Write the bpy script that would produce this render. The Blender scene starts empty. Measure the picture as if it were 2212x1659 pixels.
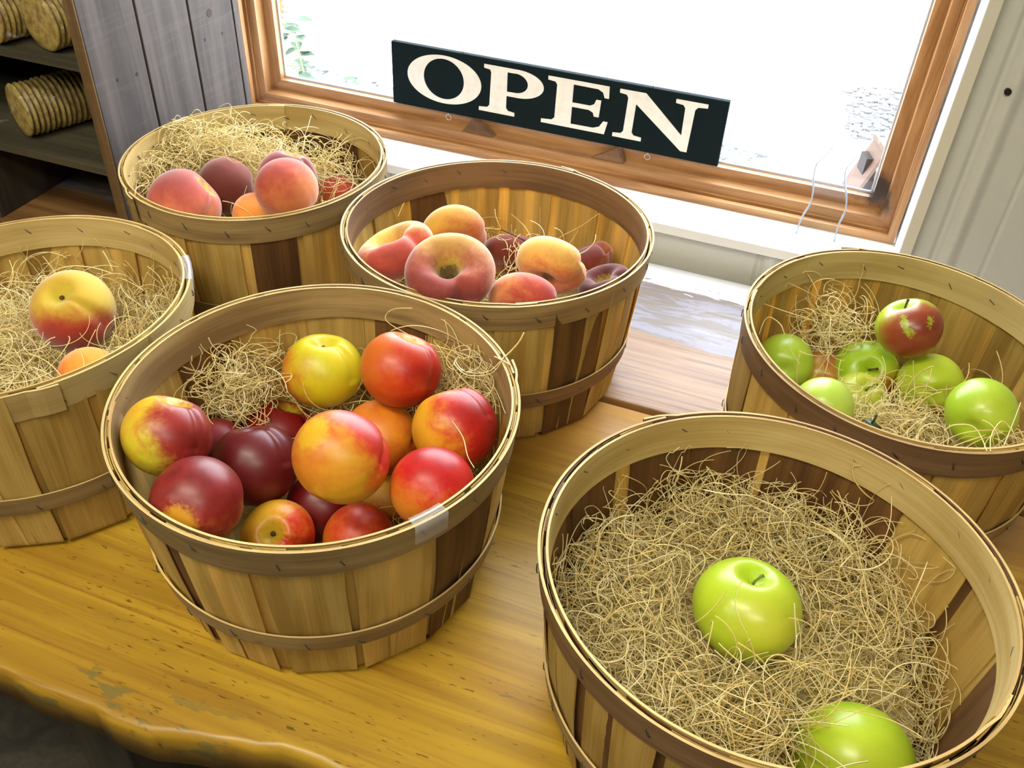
import bpy, bmesh, math, random
import numpy as np
from mathutils import Vector, Matrix

random.seed(7)
RNG = np.random.default_rng(11)
scene = bpy.context.scene
COL = scene.collection
PI = math.pi

# ------------------------------------------------------------------ camera
FPX, IW, IH = 1990.7, 2212.0, 1659.0
YAW, PITCH, ROLL = -0.33158, 0.69, 0.0524
CAMZ = 1.5152


def cam_axes():
    cy, sy, cp, sp = math.cos(YAW), math.sin(YAW), math.cos(PITCH), math.sin(PITCH)
    fw = Vector((sy * cp, cy * cp, -sp))
    r = Vector((cy, -sy, 0))
    u = r.cross(fw)
    cr, sr = math.cos(ROLL), math.sin(ROLL)
    return cr * r + sr * u, -sr * r + cr * u, fw


CR, CU, CF = cam_axes()
cam_data = bpy.data.cameras.new('camera')
cam_data.sensor_width = 36.0
cam_data.lens = FPX / IW * 36.0
cam_data.clip_start = 0.02
cam = bpy.data.objects.new('camera', cam_data)
COL.objects.link(cam)
M = Matrix((CR, CU, -CF)).transposed().to_4x4()
M.translation = Vector((0, 0, CAMZ))
cam.matrix_world = M
scene.camera = cam


def at(px, py, axis, val):
    """point of the place seen at photo pixel (px, py) on the plane axis = val"""
    d = CF + (px - IW / 2) / FPX * CR - (py - IH / 2) / FPX * CU
    t = (val - (0, 0, CAMZ)[axis]) / d[axis]
    return Vector((0, 0, CAMZ)) + d * t


def vdir(sx, sy, sz):
    """world direction from right / up / towards-the-viewer"""
    return (CR * sx + CU * sy - CF * sz).normalized()


# ------------------------------------------------------------------ light
scene.view_settings.view_transform = 'Standard'
scene.view_settings.look = 'None'
scene.view_settings.gamma = 1.0
scene.view_settings.exposure = 0.0
w = bpy.data.worlds.new('world')
scene.world = w
w.use_nodes = True
bg = w.node_tree.nodes['Background']
bg.inputs['Color'].default_value = (0.86, 0.92, 1.0, 1)
bg.inputs['Strength'].default_value = 11.5

sun_d = bpy.data.lights.new('sun', 'SUN')
sun_d.energy = 18.0
sun_d.angle = 0.01
sun_d.color = (1.0, 0.97, 0.92)
sun = bpy.data.objects.new('sun', sun_d)
COL.objects.link(sun)
sun.rotation_euler = Vector((0.35, 0.35, -1.0)).to_track_quat('-Z', 'Y').to_euler()


def area(name, loc, size, energy, color, target):
    d = bpy.data.lights.new(name, 'AREA')
    d.shape = 'RECTANGLE'
    d.size, d.size_y = size
    d.energy = energy
    d.color = color
    o = bpy.data.objects.new(name, d)
    COL.objects.link(o)
    o.location = loc
    o.rotation_euler = (Vector(target) - Vector(loc)).to_track_quat('-Z', 'Y').to_euler()
    return o


WARM = (1.0, 0.93, 0.76)
LAMPS = [(-0.55, -0.25), (0.6, -0.9), (-1.6, -1.2)]
for k, (lx, ly) in enumerate(LAMPS):
    area('lamp_light', (lx, ly, 2.545), (1.15, 0.28), [25, 22, 15][k], WARM, (lx, ly, 0))
portal = area('window_portal', (-0.42, 1.42, 1.42), (1.05, 1.1), 1, (1, 1, 1), (-0.42, 0.0, 1.42))
portal.data.cycles.is_portal = True

# ------------------------------------------------------------------ helpers


def tag(o, label=None, cat=None, group=None, kind=None):
    if label: o['label'] = label
    if cat: o['category'] = cat
    if group: o['group'] = group
    if kind: o['kind'] = kind
    return o


def link(o, parent=None):
    COL.objects.link(o)
    if parent: o.parent = parent
    return o


def thing(name, label, cat, loc=(0, 0, 0), rotz=0.0, group=None):
    o = bpy.data.objects.new(name, None)
    o.empty_display_size = 0.05
    COL.objects.link(o)
    o.location = loc
    o.rotation_euler = (0, 0, rotz)
    return tag(o, label, cat, group)


def mesh_obj(name, verts, faces, mat=None, parent=None, smooth=True, uvs=None, bevel=0, sharp=None):
    me = bpy.data.meshes.new(name)
    me.from_pydata([tuple(v) for v in verts], [], faces)
    if uvs is not None:
        uvl = me.uv_layers.new(name='UVMap')
        idx = np.empty(len(me.loops), dtype=np.int32)
        me.loops.foreach_get('vertex_index', idx)
        uvl.data.foreach_set('uv', np.asarray(uvs, dtype=np.float32)[idx].ravel())
    if mat: me.materials.append(mat)
    if smooth: me.polygons.foreach_set('use_smooth', [True] * len(me.polygons))
    me.update()
    o = link(bpy.data.objects.new(name, me), parent)
    if bevel:
        b = o.modifiers.new('bevel', 'BEVEL')
        b.width = bevel
        b.segments = 2
        b.limit_method = 'ANGLE'
        b.harden_normals = False
    return o


class MB:
    """collects boxes, prisms and tubes, then links them as one mesh"""

    def __init__(self):
        self.v, self.f = [], []

    def add(self, verts, faces):
        n = len(self.v)
        self.v += [Vector(p) for p in verts]
        self.f += [tuple(i + n for i in f) for f in faces]
        return self

    def box(self, lo, hi, mat4=None):
        x0, y0, z0 = lo
        x1, y1, z1 = hi
        vs = [Vector(p) for p in ((x0, y0, z0), (x1, y0, z0), (x1, y1, z0), (x0, y1, z0),
                                  (x0, y0, z1), (x1, y0, z1), (x1, y1, z1), (x0, y1, z1))]
        if mat4: vs = [mat4 @ p for p in vs]
        return self.add(vs, [(0, 3, 2, 1), (4, 5, 6, 7), (0, 1, 5, 4), (1, 2, 6, 5), (2, 3, 7, 6), (3, 0, 4, 7)])

    def tube(self, pts, rad, n=8, caps=True):
        pts = [Vector(p) for p in pts]
        rads = rad if isinstance(rad, (list, tuple)) else [rad] * len(pts)
        t0 = (pts[1] - pts[0]).normalized()
        nrm = t0.orthogonal().normalized()
        rings = []
        for i, p in enumerate(pts):
            t = (pts[min(i + 1, len(pts) - 1)] - pts[max(i - 1, 0)]).normalized()
            nrm = (nrm - t * nrm.dot(t)).normalized()
            b = t.cross(nrm)
            rings.append([p + rads[i] * (math.cos(a) * nrm + math.sin(a) * b) for a in [2 * PI * k / n for k in range(n)]])
        vs = [q for r in rings for q in r]
        fs = [(i * n + k, i * n + (k + 1) % n, (i + 1) * n + (k + 1) % n, (i + 1) * n + k) for i in range(len(pts) - 1) for k in range(n)]
        if caps:
            fs += [tuple(range(n))[::-1], tuple((len(pts) - 1) * n + k for k in range(n))]
        return self.add(vs, fs)

    def build(self, name, mat, parent=None, smooth=False, bevel=0):
        return mesh_obj(name, self.v, self.f, mat, parent, smooth, bevel=bevel)


# ------------------------------------------------------------------ materials
class NT:
    def __init__(self, name):
        self.m = bpy.data.materials.new(name)
        self.m.use_nodes = True
        self.t = self.m.node_tree
        self.t.nodes.clear()
        self.out = self.n('ShaderNodeOutputMaterial')
        self.b = self.n('ShaderNodeBsdfPrincipled')
        self.l(self.b.outputs[0], self.out.inputs['Surface'])

    def n(self, kind, **kw):
        nd = self.t.nodes.new(kind)
        for k, v in kw.items(): setattr(nd, k, v)
        return nd

    def l(self, a, b):
        self.t.links.new(a, b)

    def val(self, sock, v):
        if hasattr(v, 'is_output') or hasattr(v, 'links'):
            self.l(v, sock)
        else:
            sock.default_value = v

    def coord(self, which='Object', scale=(1, 1, 1), loc=(0, 0, 0), rot=(0, 0, 0)):
        tc = self.n('ShaderNodeTexCoord')
        mp = self.n('ShaderNodeMapping')
        mp.inputs['Scale'].default_value = scale
        mp.inputs['Location'].default_value = loc
        mp.inputs['Rotation'].default_value = rot
        self.l(tc.outputs[which], mp.inputs['Vector'])
        return mp.outputs[0]

    def noise(self, vec, scale=5, detail=4, rough=0.55, dist=0.0, out='Fac'):
        t = self.n('ShaderNodeTexNoise')
        self.l(vec, t.inputs['Vector'])
        t.inputs['Scale'].default_value = scale
        t.inputs['Detail'].default_value = detail
        t.inputs['Roughness'].default_value = rough
        t.inputs['Distortion'].default_value = dist
        return t.outputs[out]

    def ramp(self, fac, stops, interp='LINEAR'):
        r = self.n('ShaderNodeValToRGB')
        r.color_ramp.interpolation = interp
        el = r.color_ramp.elements
        while len(el) < len(stops): el.new(0.5)
        for e, (p, c) in zip(el, stops):
            e.position = p
            e.color = (c[0], c[1], c[2], 1) if hasattr(c, '__len__') else (c, c, c, 1)
        self.l(fac, r.inputs[0])
        return r.outputs[0]

    def mix(self, fac, a, b, mode='MIX'):
        x = self.n('ShaderNodeMix', data_type='RGBA', blend_type=mode)
        self.val(x.inputs[0], fac)
        for s, v in ((x.inputs[6], a), (x.inputs[7], b)):
            if hasattr(v, '__len__') and not hasattr(v, 'links'): v = tuple(v[:3]) + (1,)
            self.val(s, v)
        return x.outputs[2]

    def math(self, op, a, b=None, clamp=False):
        x = self.n('ShaderNodeMath', operation=op)
        x.use_clamp = clamp
        self.val(x.inputs[0], a)
        if b is not None: self.val(x.inputs[1], b)
        return x.outputs[0]

    def dot(self, vec, d):
        x = self.n('ShaderNodeVectorMath', operation='DOT_PRODUCT')
        self.l(vec, x.inputs[0])
        x.inputs[1].default_value = tuple(d)
        return x.outputs['Value']

    def dist(self, vec, p):
        x = self.n('ShaderNodeVectorMath', operation='DISTANCE')
        self.l(vec, x.inputs[0])
        x.inputs[1].default_value = tuple(p)
        return x.outputs['Value']

    def smooth(self, v, lo, hi):
        x = self.n('ShaderNodeMapRange', interpolation_type='SMOOTHSTEP')
        self.l(v, x.inputs[0])
        x.inputs[1].default_value = lo
        x.inputs[2].default_value = hi
        return x.outputs[0]

    def bump(self, h, strength=0.3, dist=0.001):
        b = self.n('ShaderNodeBump')
        b.inputs['Strength'].default_value = strength
        b.inputs['Distance'].default_value = dist
        self.l(h, b.inputs['Height'])
        self.l(b.outputs[0], self.b.inputs['Normal'])

    def set(self, **kw):
        for k, v in kw.items():
            sk = self.b.inputs[k.replace('_', ' ')]
            self.val(sk, v + (1,) if isinstance(v, tuple) and len(v) == 3 and sk.type == 'RGBA' else v)
        return self


def s2l(c):
    """display 0-255 colour to linear"""
    return tuple(((x / 255.0) / 12.92 if x / 255.0 <= 0.04045 else ((x / 255.0 + 0.055) / 1.055) ** 2.4) for x in c)


def plain(name, rgb, rough=0.6, **kw):
    m = NT(name)
    m.set(Base_Color=tuple(rgb), Roughness=rough, **kw)
    return m.m


def veneer(name, light, dark, transl=0.3, streak=0.5, rough=0.6):
    """thin split wood; grain runs along v of the UV map"""
    m = NT(name)
    oi = m.n('ShaderNodeObjectInfo')
    uv = m.n('ShaderNodeTexCoord').outputs['UV']
    off = m.n('ShaderNodeCombineXYZ')
    m.l(m.math('MULTIPLY', oi.outputs['Random'], 37.0), off.inputs[2])
    vadd = m.n('ShaderNodeVectorMath', operation='ADD')
    m.l(uv, vadd.inputs[0])
    m.l(off.outputs[0], vadd.inputs[1])

    def mapped(sc):
        mp = m.n('ShaderNodeMapping')
        mp.inputs['Scale'].default_value = sc
        m.l(vadd.outputs[0], mp.inputs['Vector'])
        return mp.outputs[0]
    broad = m.noise(mapped((55, 4, 1)), 1.0, 3, 0.5)
    fine = m.noise(mapped((420, 9, 1)), 1.0, 4, 0.6)
    blot = m.noise(mapped((14, 9, 1)), 1.0, 3, 0.5)
    fac = m.math('ADD', m.math('MULTIPLY', broad, 0.55), m.math('ADD', m.math('MULTIPLY', fine, 0.25), m.math('MULTIPLY', blot, 0.25)))
    c = m.mix(m.smooth(fac, 0.40, 0.66), tuple(light), tuple(dark))
    # each strip a little lighter or darker than its neighbour
    hs = m.n('ShaderNodeHueSaturation')
    m.l(c, hs.inputs['Color'])
    m.l(m.math('ADD', m.math('MULTIPLY', oi.outputs['Random'], 0.32), 0.86), hs.inputs['Value'])
    # small knots
    kn = m.noise(mapped((40, 16, 1)), 1.0, 2, 0.5)
    c2 = m.mix(m.math('MULTIPLY', m.smooth(kn, 0.73, 0.79), 0.7), hs.outputs[0], tuple(x * 0.3 for x in dark))
    m.set(Base_Color=c2, Roughness=rough)
    m.bump(fine, 0.25, 0.0006)
    if transl > 0:
        tr = m.n('ShaderNodeBsdfTranslucent')
        m.l(m.mix(1.0, c2, (1.0, 0.90, 0.55), 'MULTIPLY'), tr.inputs['Color'])
        mx = m.n('ShaderNodeMixShader')
        mx.inputs[0].default_value = transl
        m.l(m.b.outputs[0], mx.inputs[1])
        m.l(tr.outputs[0], mx.inputs[2])
        m.l(mx.outputs[0], m.out.inputs['Surface'])
    return m.m


V_CREAM = veneer('veneer_cream', s2l((222, 192, 110)), s2l((188, 152, 74)), 0.36)
V_TAN = veneer('veneer_tan', s2l((200, 166, 88)), s2l((160, 126, 58)), 0.32)
V_DARK = veneer('veneer_dark', s2l((122, 84, 42)), s2l((84, 54, 26)), 0.18)
V_PALE = veneer('veneer_pale', s2l((206, 184, 126)), s2l((176, 148, 86)), 0.22)
V_GREY = veneer('veneer_grey', s2l((166, 140, 92)), s2l((120, 96, 60)), 0.10)
V_BROWN = veneer('veneer_brown', s2l((138, 106, 70)), s2l((102, 74, 48)), 0.08)
V_EDGE = veneer('veneer_end_grain', s2l((214, 188, 124)), s2l((160, 128, 78)), 0.0)
M_STAPLE = plain('staple_steel', (0.10, 0.11, 0.11), 0.35, Metallic=0.7)


def table_mat(name, back):
    m = NT(name)
    p = m.coord('Object')
    g1 = m.noise(m.coord('Object', (5, 150, 30)), 1.0, 5, 0.6, 0.6)
    g2 = m.noise(m.coord('Object', (1.6, 34, 10)), 1.0, 4, 0.55, 1.2)
    blot = m.noise(m.coord('Object', (3, 7, 3)), 1.0, 3, 0.5)
    scr = m.noise(m.coord('Object', (60, 330, 50)), 1.0, 2, 0.5)
    scr2 = m.noise(m.coord('Object', (9, 26, 9), rot=(0, 0, 0.5)), 1.0, 3, 0.6)
    if not back:
        c = m.mix(m.smooth(g2, 0.3, 0.7), s2l((182, 148, 46)), s2l((148, 114, 32)))
        c = m.mix(m.math('MULTIPLY', m.smooth(g1, 0.5, 0.72), 0.55), c, s2l((112, 74, 22)))
        c = m.mix(m.math('MULTIPLY', m.smooth(blot, 0.4, 0.68), 0.35), c, s2l((148, 106, 30)))
        mk = m.math('MULTIPLY', m.smooth(scr, 0.62, 0.69), m.smooth(scr2, 0.42, 0.56))
        c = m.mix(m.math('MULTIPLY', mk, 0.8), c, s2l((84, 62, 28)))
        ln = m.noise(m.coord('Object', (1.1, 260, 20)), 1.0, 2, 0.4, 0.25)
        c = m.mix(m.math('MULTIPLY', m.smooth(ln, 0.68, 0.73), 0.45), c, s2l((122, 64, 20)))
        sy = m.n('ShaderNodeSeparateXYZ')
        m.l(p, sy.inputs[0])
        chip = m.noise(m.coord('Object', (13, 40, 40)), 1.0, 4, 0.6)
        near = m.smooth(sy.outputs[1], 0.352, 0.318)
        c = m.mix(m.math('MULTIPLY', m.math('MULTIPLY', m.smooth(chip, 0.57, 0.60), near), 0.8), c, s2l((116, 104, 56)))
        # browner and more worn towards the seam
        sx = m.n('ShaderNodeSeparateXYZ')
        m.l(p, sx.inputs[0])
        seam = m.smooth(m.math('ADD', sx.outputs[1], m.math('MULTIPLY', blot, 0.14)), 0.72, 0.92)
        c = m.mix(m.math('MULTIPLY', seam, 0.55), c, s2l((178, 128, 66)))
        m.set(Base_Color=c, Roughness=m.ramp(g2, [(0.2, 0.27), (0.8, 0.42)]), Specular_IOR_Level=0.4)
        m.bump(g1, 0.12, 0.0008)
    else:
        c = m.mix(m.smooth(g2, 0.3, 0.7), s2l((150, 112, 68)), s2l((116, 80, 44)))
        c = m.mix(m.math('MULTIPLY', m.smooth(g1, 0.5, 0.7), 0.6), c, s2l((88, 62, 38)))
        sx = m.n('ShaderNodeSeparateXYZ')
        m.l(p, sx.inputs[0])
        edge = m.noise(m.coord('Object', (7, 30, 10)), 1.0, 5, 0.65, 0.8)
        yy = m.math('ADD', sx.outputs[1], m.math('MULTIPLY', m.math('SUBTRACT', edge, 0.5), 0.16))
        grey = m.smooth(yy, 1.035, 1.050)
        c = m.mix(m.math('MULTIPLY', grey, 0.75), c, s2l((100, 98, 96)))
        lil = m.math('MULTIPLY', m.smooth(edge, 0.5, 0.56), m.smooth(yy, 1.04, 1.06))
        c = m.mix(m.math('MULTIPLY', lil, 0.7), c, s2l((128, 126, 142)))
        e2 = m.noise(m.coord('Object', (14, 60, 10)), 1.0, 5, 0.65, 0.8)
        white = m.smooth(m.math('ADD', sx.outputs[1], m.math('MULTIPLY', m.math('SUBTRACT', e2, 0.5), 0.10)), 1.170, 1.176)
        c = m.mix(white, c, s2l((236, 236, 236)))
        m.set(Base_Color=c, Roughness=m.ramp(g1, [(0.3, 0.30), (0.8, 0.5)]), Specular_IOR_Level=0.5)
        m.bump(m.math('ADD', g1, m.math('MULTIPLY', white, 0.8)), 0.35, 0.001)
    return m.m


def weathered(name, a, b, axis='z', knots=True):
    m = NT(name)
    sc = {'z': (90, 90, 4), 'x': (4, 90, 90), 'y': (90, 4, 90)}[axis]
    sc2 = {'z': (22, 22, 2.2), 'x': (2.2, 22, 22), 'y': (22, 2.2, 22)}[axis]
    g = m.noise(m.coord('Object', sc), 1.0, 5, 0.62, 0.5)
    g2 = m.noise(m.coord('Object', sc2), 1.0, 4, 0.55, 0.8)
    cross = m.noise(m.coord('Object', {'z': (8, 8, 160), 'x': (160, 8, 8), 'y': (8, 160, 8)}[axis]), 1.0, 2, 0.5, 0.4)
    c = m.mix(m.smooth(g2, 0.3, 0.7), tuple(a), tuple(b))
    c = m.mix(m.math('MULTIPLY', m.smooth(g, 0.45, 0.75), 0.5), c, tuple(x * 0.5 for x in b))
    c = m.mix(m.math('MULTIPLY', m.smooth(cross, 0.5, 0.75), 0.12), c, tuple(min(1, x * 1.7) for x in a))
    m.set(Base_Color=c, Roughness=0.8)
    m.bump(g, 0.5, 0.001)
    return m.m


M_BARN = weathered('weathered_barn_board', s2l((88, 80, 76)), s2l((58, 52, 49)))
M_SHELF = weathered('shelf_board', s2l((76, 70, 50)), s2l((52, 47, 34)), 'x')
M_EDGE = weathered('board_edge_wood', s2l((128, 100, 62)), s2l((98, 74, 44)))
M_UNDER = weathered('dark_plank', s2l((66, 60, 48)), s2l((40, 36, 30)))


def frame_wood(name, axis):
    m = NT(name)
    sc = {'x': (5, 60, 60), 'z': (60, 60, 5)}[axis]
    g = m.noise(m.coord('Object', sc), 1.0, 4, 0.6, 0.6)
    c = m.mix(m.smooth(g, 0.3, 0.72), s2l((186, 142, 94)), s2l((142, 98, 58)))
    st = m.noise(m.coord('Object', (40, 40, 20)), 1.0, 4, 0.6)
    d = m.dist(m.coord('Object'), (0.09, 1.36, 0.885))
    msk = m.math('MULTIPLY', m.smooth(m.math('ADD', d, m.math('MULTIPLY', st, 0.07)), 0.075, 0.05), 0.9)
    c = m.mix(msk, c, s2l((34, 24, 16)))
    m.set(Base_Color=c, Roughness=0.34, Specular_IOR_Level=0.5)
    return m.m


M_FRX, M_FRZ = frame_wood('window_wood_horizontal', 'x'), frame_wood('window_wood_upright', 'z')
M_WHITE = plain('white_trim_paint', (0.80, 0.82, 0.84), 0.35)
M_SIDING = NT('painted_metal_siding')
_n = M_SIDING.noise(M_SIDING.coord('Object', (30, 30, 30)), 3.0, 3, 0.5)
M_SIDING.set(Base_Color=M_SIDING.mix(_n, s2l((202, 204, 200)), s2l((195, 198, 193))), Roughness=0.45)
M_SIDING = M_SIDING.m
M_WALL = plain('room_wall_paint', s2l((176, 166, 140)), 0.8)
M_CEIL = plain('ceiling_paint', s2l((205, 198, 180)), 0.9)
M_FLOOR = NT('worn_floor_boards')
_n = M_FLOOR.noise(M_FLOOR.coord('Object', (2, 30, 2)), 1.0, 4, 0.6)
M_FLOOR.set(Base_Color=M_FLOOR.mix(_n, s2l((62, 54, 42)), s2l((38, 32, 25))), Roughness=0.6)
M_FLOOR = M_FLOOR.m

# glass that lets daylight and shadows through like real clear glass
def clear_glass(name, tint=(1, 1, 1), rough=0.0, refl=0.04):
    m = NT(name)
    tr = m.n('ShaderNodeBsdfTransparent')
    tr.inputs[0].default_value = tuple(tint) + (1,)
    gl = m.n('ShaderNodeBsdfGlossy')
    gl.inputs['Roughness'].default_value = rough
    mx = m.n('ShaderNodeMixShader')
    mx.inputs[0].default_value = refl
    m.l(tr.outputs[0], mx.inputs[1])
    m.l(gl.outputs[0], mx.inputs[2])
    m.l(mx.outputs[0], m.out.inputs['Surface'])
    return m


M_GLASS = clear_glass('window_glass').m

# ------------------------------------------------------------------ outdoors
GZ = 0.0
ga, gb = at(1660, 85, 2, GZ), at(1970, 140, 2, GZ)
mg = NT('sunlit_pavement')
pc = mg.coord('Object')
nn = mg.noise(mg.coord('Object', (3, 3, 3)), 2.0, 5, 0.6)
sxyz = mg.n('ShaderNodeSeparateXYZ')
mg.l(pc, sxyz.inputs[0])
slope = (gb.y - ga.y) / (gb.x - ga.x)
line = mg.math('SUBTRACT', mg.math('SUBTRACT', sxyz.outputs[1], mg.math('MULTIPLY', sxyz.outputs[0], slope)), ga.y - slope * ga.x)
line = mg.math('ABSOLUTE', mg.math('ADD', line, mg.math('MULTIPLY', mg.math('SUBTRACT', mg.noise(pc, 2.5, 4, 0.6), 0.5), 0.35)))
crack = mg.smooth(line, 0.045, 0.012)
cm = mg.mix(nn, s2l((225, 225, 222)), s2l((205, 205, 203)))
cm = mg.mix(mg.math('MULTIPLY', crack, 0.9), cm, (0.03, 0.034, 0.04))
mg.set(Base_Color=cm, Roughness=0.9)
tag(mesh_obj('ground', [(-14, 1.7, GZ), (14, 1.7, GZ), (14, 30, GZ), (-14, 30, GZ)], [(0, 1, 2, 3)], mg.m, smooth=False), kind='structure')

gv, gf = [], []
ico = bmesh.new()
bmesh.ops.create_icosphere(ico, subdivisions=1, radius=1)
iv = np.array([v.co[:] for v in ico.verts])
ifc = [[v.index for v in f.verts] for f in ico.faces]
ico.free()
zones = [(590, 150, 860, 215, 520), (1560, 330, 1760, 420, 420), (1830, 190, 1980, 300, 240), (560, 160, 1900, 470, 500)]
for (x0, y0, x1, y1, cnt) in zones:
    for _ in range(cnt):
        t = random.random()
        px = x0 + (x1 - x0) * t
        if y1 - y0 > 120:
            py = y0 + (y1 - y0) * t + random.gauss(0, 9) - 6
        elif x0 > 1800:
            py = random.uniform(y0, y1)
        else:
            py = y0 + (y1 - y0) * t + random.gauss(0, 10)
        p = at(px, py, 2, GZ)
        s = random.uniform(0.008, 0.024)
        q = iv * np.array([s * random.uniform(.8, 1.5), s * random.uniform(.7, 1.2), s * .6]) * RNG.uniform(.8, 1.15, (12, 1)) + np.array([p.x, p.y, GZ + s * .2])
        n = len(gv)
        gv += [tuple(k) for k in q]
        gf += [tuple(i + n for i in f) for f in ifc]
mgv = NT('grey_gravel')
mgv.set(Base_Color=mgv.mix(mgv.noise(mgv.coord('Object'), 60, 2), (0.085, 0.09, 0.10), (0.03, 0.032, 0.038)), Roughness=0.9)
tag(mesh_obj('gravel', gv, gf, mgv.m, smooth=False), 'grey gravel scattered on the ground outside along the foot of the window wall', 'gravel', kind='stuff')

# leafy plant outside the left of the window
M_LEAF = plain('plant_leaf', (0.014, 0.045, 0.016), 0.6)
M_PETAL = plain('yellow_petal', (0.14, 0.07, 0.004), 0.6)
plant = thing('garden_plant', 'leafy green garden plant with a yellow bloom, outside the left end of the window', 'plant', at(640, 215, 2, GZ))
pl = plant.location
leafpx = [(600, 30), (612, 15), (604, 45), (597, 60), (618, 50), (607, 75), (622, 80), (632, 62), (640, 92), (645, 105), (652, 88), (632, 88), (641, 120), (633, 130), (646, 138), (667, 132),
          (612, 30), (600, 85), (655, 112), (640, 150), (661, 148), (642, 165), (652, 172), (668, 158), (596, 15), (602, 100), (592, 70), (655, 160), (690, 190), (740, 170), (760, 178), (630, 20), (650, 70), (637, 45)]
fo, st = MB(), MB()
PY = 2.6
for (px, py) in leafpx:
    p = at(px, py, 1, PY + random.uniform(-.12, .12)) - pl
    a = random.uniform(0, 2 * PI)
    L = random.uniform(0.042, 0.066)
    d = Vector((math.cos(a), math.sin(a) * .6, random.uniform(-.5, .2))).normalized()
    s = d.cross(Vector((0, 0, 1))).normalized()
    up = s.cross(d)
    prof = [(0, 0), (.25, .38), (.55, .42), (.8, .22), (1, 0)]
    vs = [p + d * L * t + s * L * wd + up * (.15 * L * math.sin(t * PI)) for t, wd in prof] + [p + d * L * t - s * L * wd + up * (.15 * L * math.sin(t * PI)) for t, wd in prof[1:-1]] + [p + d * L * t - up * .02 * L for t in (.25, .55, .8)]
    fo.add(vs, [(0, 8, 1), (1, 8, 9, 2), (2, 9, 10, 3), (3, 10, 4), (0, 5, 8), (5, 6, 9, 8), (6, 7, 10, 9), (7, 4, 10)])
fo.build('foliage', M_LEAF, plant, smooth=True)
for path in ([(596, -20), (605, 60), (620, 120), (650, 170), (665, 215)], [(600, 20), (640, 90), (655, 150), (668, 215)]):
    pts = [at(x, y, 1, PY) - pl for x, y in path]
    pts.append(Vector((pts[-1].x, pts[-1].y, 0)))
    st.tube(pts, 0.003, 5)
st.build('stem', plain('plant_stem', s2l((110, 140, 70)), 0.6), plant, smooth=True)
fl = MB()
for fx, fy in ((594, 8), (592, 32)):
    c = at(fx, fy, 1, PY - .1) - pl
    for k in range(12):
        a = k * PI / 6
        d = (Vector((math.cos(a), 0, math.sin(a))) + Vector((0, -.3, 0))).normalized()
        s = d.cross(Vector((0, 1, 0))).normalized()
        fl.add([c, c + d * .03 + s * .008, c + d * .05, c + d * .03 - s * .008], [(0, 1, 2, 3)])
fl.build('flower', M_PETAL, plant)

# hanging birdhouse ornament outside the right end of the window
M_BW = plain('birdhouse_wood', (0.11, 0.062, 0.042), 0.7)
M_BD = plain('birdhouse_dark_wood', (0.016, 0.011, 0.010), 0.8)
BY = 1.62
bh0 = at(1880, 372, 1, BY)
bh = thing('birdhouse', 'small wooden birdhouse hanging on a string outside the right end of the window', 'birdhouse', bh0, rotz=0.35)


def board(mb, a, b, wd, th, y0, y1):
    a, b = Vector(a), Vector(b)
    d = (b - a).normalized()
    n = Vector((-d.z, 0, d.x)) * th
    vs = [Vector((p.x, y, p.z)) for y in (y0, y1) for p in (a, b, b + n, a + n)]
    mb.add(vs, [(0, 1, 2, 3), (7, 6, 5, 4), (0, 4, 5, 1), (1, 5, 6, 2), (2, 6, 7, 3), (3, 7, 4, 0)])


r_ = MB(); board(r_, (-0.036, 0, -0.048), (0.002, 0, 0.052), 0, -0.006, -0.03, 0.03); r_.build('roof_board', M_BW, bh)
r_ = MB(); board(r_, (-0.002, 0, 0.052), (0.046, 0, 0.018), 0, 0.006, -0.03, 0.03); r_.build('roof_board', M_BW, bh)
r_ = MB(); r_.box((-0.018, -0.012, -0.045), (0.004, 0.02, 0.03)); r_.build('back_board', M_BD, bh)
r_ = MB(); r_.box((0.004, -0.02, -0.050), (0.020, 0.02, -0.006)); r_.build('front_board', M_BW, bh)
r_ = MB(); r_.box((-0.036, -0.03, -0.056), (0.026, 0.03, -0.048)); r_.build('floor_board', M_BW, bh)
r_ = MB(); r_.tube([(0.014, -.03, -.004), (0.03, -.03, -.003)], 0.0015, 6); r_.build('perch', M_BD, bh)
r_ = MB(); r_.tube([(0, 0, .052), (-0.03, 0, .15), (-0.12, 0, .62)], 0.0005, 5); r_.build('string', plain('string', s2l((225, 220, 205)), 0.8), bh)

# ------------------------------------------------------------------ room shell
def structure(o):
    return tag(o, kind='structure')


WX0, WX1 = -0.985, 0.135      # window opening
SILLZ, WTOP = 0.823, 1.98
b_ = MB(); b_.box((-3.2, -3.2, -0.05), (2.6, 1.5, 0.0)); structure(b_.build('floor', M_FLOOR))
b_ = MB(); b_.box((-3.2, -3.2, 2.6), (2.6, 1.5, 2.65)); structure(b_.build('ceiling', M_CEIL))
b_ = MB(); b_.box((-3.25, -3.2, 0), (-3.2, 1.5, 2.6)); structure(b_.build('wall_left', M_WALL))
b_ = MB(); b_.box((2.6, -3.2, 0), (2.65, 1.5, 2.6)); structure(b_.build('wall_right', M_WALL))
b_ = MB(); b_.box((-3.2, -3.25, 0), (2.6, -3.2, 2.6)); structure(b_.build('wall_back', M_WALL))

# ribbed siding on the window wall: profile along x, cut around the opening
def rib_y(x):
    t = (x - 0.1805) % 0.2286
    y = 1.254
    for c, wdt, dep in ((0.0, 0.008, 0.004), (0.066, 0.005, 0.0016)):
        d = min(abs(t - c), 0.2286 - abs(t - c))
        if d < wdt: y += dep * (0.5 + 0.5 * math.cos(PI * d / wdt))
    c = 0.018
    d = abs(t - c)
    if d < 0.016: y -= 0.007 * (0.5 + 0.5 * math.cos(PI * d / 0.016))
    return y


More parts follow.
